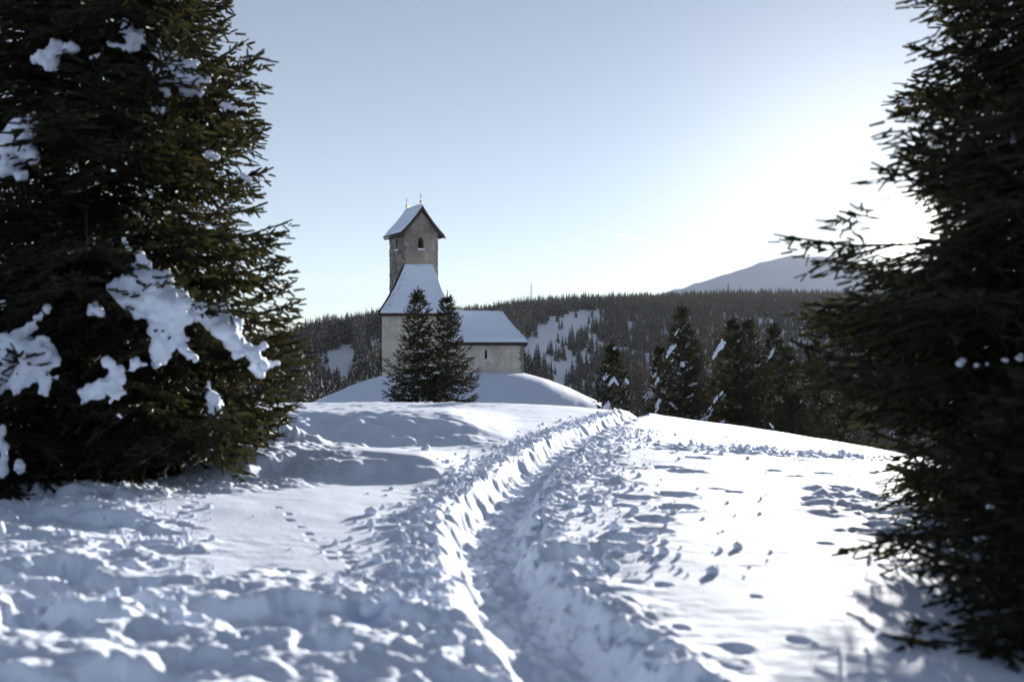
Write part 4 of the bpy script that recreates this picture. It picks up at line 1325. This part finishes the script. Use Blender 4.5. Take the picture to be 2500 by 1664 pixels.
me = bpy.data.meshes.new('forest')
me.vertices.add(len(rest)); me.vertices.foreach_set('co', np.stack([xq, yq, zq], 1)[rest].astype(np.float32).ravel())
for nm, arr, ty in (('pick', pk[rest], 'INT'), ('size', hq[rest], 'FLOAT'), ('turn', rot[rest], 'FLOAT')):
    at = me.attributes.new(nm, ty, 'POINT'); at.data.foreach_set('value', arr.astype(np.int32 if ty == 'INT' else np.float32))
forest = obj('forest', me); forest['kind'] = 'stuff'
forest['label'] = 'dense mass of snow-dusted conifers covering the far hillside'; forest['category'] = 'forest'
ng = bpy.data.node_groups.new('forest_scatter', 'GeometryNodeTree')
ng.interface.new_socket('Geometry', in_out='INPUT', socket_type='NodeSocketGeometry')
ng.interface.new_socket('Geometry', in_out='OUTPUT', socket_type='NodeSocketGeometry')
gi = ng.nodes.new('NodeGroupInput'); go = ng.nodes.new('NodeGroupOutput'); jn = ng.nodes.new('GeometryNodeJoinGeometry')
def named(nm, ty):
    n = ng.nodes.new('GeometryNodeInputNamedAttribute'); n.data_type = ty; n.inputs['Name'].default_value = nm
    return n.outputs['Attribute']
for k, src in first.items():
    oi = ng.nodes.new('GeometryNodeObjectInfo'); oi.inputs['Object'].default_value = src; oi.inputs['As Instance'].default_value = True; oi.transform_space = 'ORIGINAL'
    eq = ng.nodes.new('FunctionNodeCompare'); eq.data_type = 'INT'; eq.operation = 'EQUAL'
    ng.links.new(named('pick', 'INT'), eq.inputs[2]); eq.inputs[3].default_value = k
    ip = ng.nodes.new('GeometryNodeInstanceOnPoints')
    cx = ng.nodes.new('ShaderNodeCombineXYZ'); ng.links.new(named('turn', 'FLOAT'), cx.inputs['Z'])
    sc_ = ng.nodes.new('ShaderNodeCombineXYZ'); sz = named('size', 'FLOAT')
    for ax in 'XYZ': ng.links.new(sz, sc_.inputs[ax])
    ng.links.new(gi.outputs[0], ip.inputs['Points']); ng.links.new(oi.outputs['Geometry'], ip.inputs['Instance'])
    ng.links.new(eq.outputs[0], ip.inputs['Selection']); ng.links.new(cx.outputs[0], ip.inputs['Rotation']); ng.links.new(sc_.outputs[0], ip.inputs['Scale'])
    ng.links.new(ip.outputs[0], jn.inputs[0])
ng.links.new(jn.outputs[0], go.inputs[0])
md = forest.modifiers.new('scatter', 'NODES'); md.node_group = ng

# ---------------------------------------------------------------- lattice masts on the ridge
M_STEEL = plain_mat('galvanised_steel', (0.12, 0.12, 0.125), (0.2, 0.2, 0.21), 5, 0.6, 0.0, 0.3)
def mast(name, label, px_, top, D, wbase, arms):
    x_ = (px_ - 1250) / F * D
    zg = float(far_z(x_, D)[0]) - 1
    H = EYE + (HZ - top) / F * D - zg
    t = thing(name, label, 'mast', (x_, D, zg), None)
    def at(f, sx, sy): return np.array([sx * wbase * (1 - .85 * f), sy * wbase * (1 - .85 * f), H * f])
    for sx, sy in ((1, 1), (1, -1), (-1, -1), (-1, 1)):
        v_, f_ = tubes([[*at(0, sx, sy), *at(1, sx, sy), .17, .12]], 4)
        obj('leg', mesh_np('leg', v_, f_, [M_STEEL]), t)
    seg = []
    nl_ = 14
    for i in range(nl_):
        f0 = 1 - (1 - i / nl_) ** 1.15; f1 = 1 - (1 - (i + 1) / nl_) ** 1.15
        c4 = [(1, 1), (1, -1), (-1, -1), (-1, 1)]
        for k in range(4):
            seg.append([*at(f0, *c4[k]), *at(f1, *c4[(k + 1) % 4]), .1, .1])
            seg.append([*at(f1, *c4[k]), *at(f1, *c4[(k + 1) % 4]), .09, .09])
    v_, f_ = tubes(seg, 3)
    o_ = obj('lattice', mesh_np('lattice', v_, f_, [M_STEEL]), t); o_['kind'] = 'stuff'
    for fz, wa in arms:
        v_, f_ = tubes([[-wa, 0, H * fz, wa, 0, H * fz, .16, .16], [-wa, 0, H * fz, 0, 0, H * (fz + .06), .1, .1], [wa, 0, H * fz, 0, 0, H * (fz + .06), .1, .1]], 4)
        obj('crossarm', mesh_np('crossarm', v_, f_, [M_STEEL]), t)
    v_, f_ = tubes([[0, 0, H, 0, 0, H * 1.08, .1, .05]], 4)
    obj('antenna', mesh_np('antenna', v_, f_, [M_STEEL]), t)
mast('lattice_mast', 'tall slender lattice mast rising above the treetops right of the church', 1297, 694, 1085, 2.2, [])
mast('power_pylon', 'small steel power pylon on the ridge below the white mountain', 1778, 690, 1500, 2.6, [(.7, 2.6), (.82, 2.2)])

# ---------------------------------------------------------------- vapour trail
m, nt, N, L, out = new_mat('ice_vapour')
tr_ = N.new('ShaderNodeBsdfTranslucent'); tr_.inputs['Color'].default_value = (1, 1, 1, 1)
tp_ = N.new('ShaderNodeBsdfTransparent'); mxs = N.new('ShaderNodeMixShader')
nz = noise_node(nt, coord(nt, 'Generated'), 9, 3)
L.new(ramp(nt, nz, [(.25, (.6, .6, .6)), (.7, (1, 1, 1))]), mxs.inputs[0])
L.new(tp_.outputs[0], mxs.inputs[1]); L.new(tr_.outputs[0], mxs.inputs[2]); L.new(mxs.outputs[0], out.inputs['Surface'])
DT = 32000.0
A_ = pix(1503, 571, DT); B_ = pix(1676, 605, DT + 3000)
seg = []
for i in range(24):
    f0 = i / 24; f1 = (i + 1) / 24
    w0 = 20 * (1 - f0) ** .7 * .6 + 16; w1 = 20 * (1 - f1) ** .7 * .6 + 16
    if i == 0: w0 = 6
    if i == 23: w1 = 3
    seg.append([*(A_ + (B_ - A_) * f0 - A_), *(A_ + (B_ - A_) * f1 - A_), w0, w1])
v_, f_ = tubes(seg, 8)
thing('vapour_trail', 'thin white vapour trail slanting across the clear sky above the hill', 'contrail', tuple(A_), None, mesh_np('vapour_trail', v_, f_, [m], True))

# ---------------------------------------------------------------- loose snow crumbs
rc = np.random.default_rng(91)
cx_ = []; cy_ = []; cs_ = []
for i in range(3200):
    k = rc.random()
    if k < .38:
        y_ = rc.uniform(5, 30) ** 1.0; x_ = np.interp(y_, PATHD[:, 1], PATHD[:, 0]) - .38 - abs(rc.normal(0, .32)); s_ = rc.lognormal(-3.9, .5)
    elif k < .62:
        y_ = rc.uniform(6, 24); x_ = np.interp(y_, PATHD[:, 1], PATHD[:, 0]) + .42 + abs(rc.normal(0, .55)); s_ = rc.lognormal(-3.9, .5)
    elif k < .72:
        x_ = 5.2 + rc.normal(0, 1.3); y_ = 18.6 + .25 * (x_ - 5) + rc.normal(0, .75); s_ = rc.lognormal(-3.7, .5)
    elif k < .9:
        y_ = rc.uniform(4.8, 11.5); x_ = -y_ * rc.uniform(.3, .55); s_ = rc.lognormal(-4.3, .5)
    else:
        y_ = rc.uniform(6, 26); x_ = rc.uniform(-.5, .5) * y_; s_ = rc.lognormal(-4.5, .5)
    cx_.append(x_); cy_.append(y_); cs_.append(min(s_, .07))
cx_ = np.array(cx_); cy_ = np.array(cy_); cs_ = np.array(cs_)
cz_ = height(cx_, cy_)
nz_ = len(cx_)
sc3 = cs_[:, None, None] * rc.uniform(.6, 1.2, (nz_, 1, 3)) * (1 + rc.uniform(-.22, .22, (nz_, len(ICO_V), 3)))
VV = ICO_V[None] * sc3 + np.stack([cx_, cy_, cz_ + cs_ * .35], 1)[:, None]
FFc = (ICO_F[None] + (np.arange(nz_) * len(ICO_V))[:, None, None]).reshape(-1, 3)
o = obj('snow_crumbs', mesh_np('snow_crumbs', VV.reshape(-1, 3), FFc, [M_SNOW], True)); o['kind'] = 'stuff'
o['label'] = 'loose crumbs of thrown-up snow along the trodden path'; o['category'] = 'snow'

# ---------------------------------------------------------------- winter haze
m, nt, N, L, out = new_mat('haze_air')
pv = N.new('ShaderNodeVolumePrincipled')
pv.inputs['Color'].default_value = (0.86, 0.9, 0.97, 1); pv.inputs['Density'].default_value = 0.000030; pv.inputs['Anisotropy'].default_value = 0.0
L.new(pv.outputs[0], out.inputs['Volume'])
B = 10000.0
hv = np.array([[-B, -B, -125], [B, -B, -125], [B, B, -125], [-B, B, -125], [-B, -B, 760], [B, -B, 760], [B, B, 760], [-B, B, 760]])
o = obj('haze', mesh_np('haze', hv, BOX_F, [m])); o['kind'] = 'stuff'
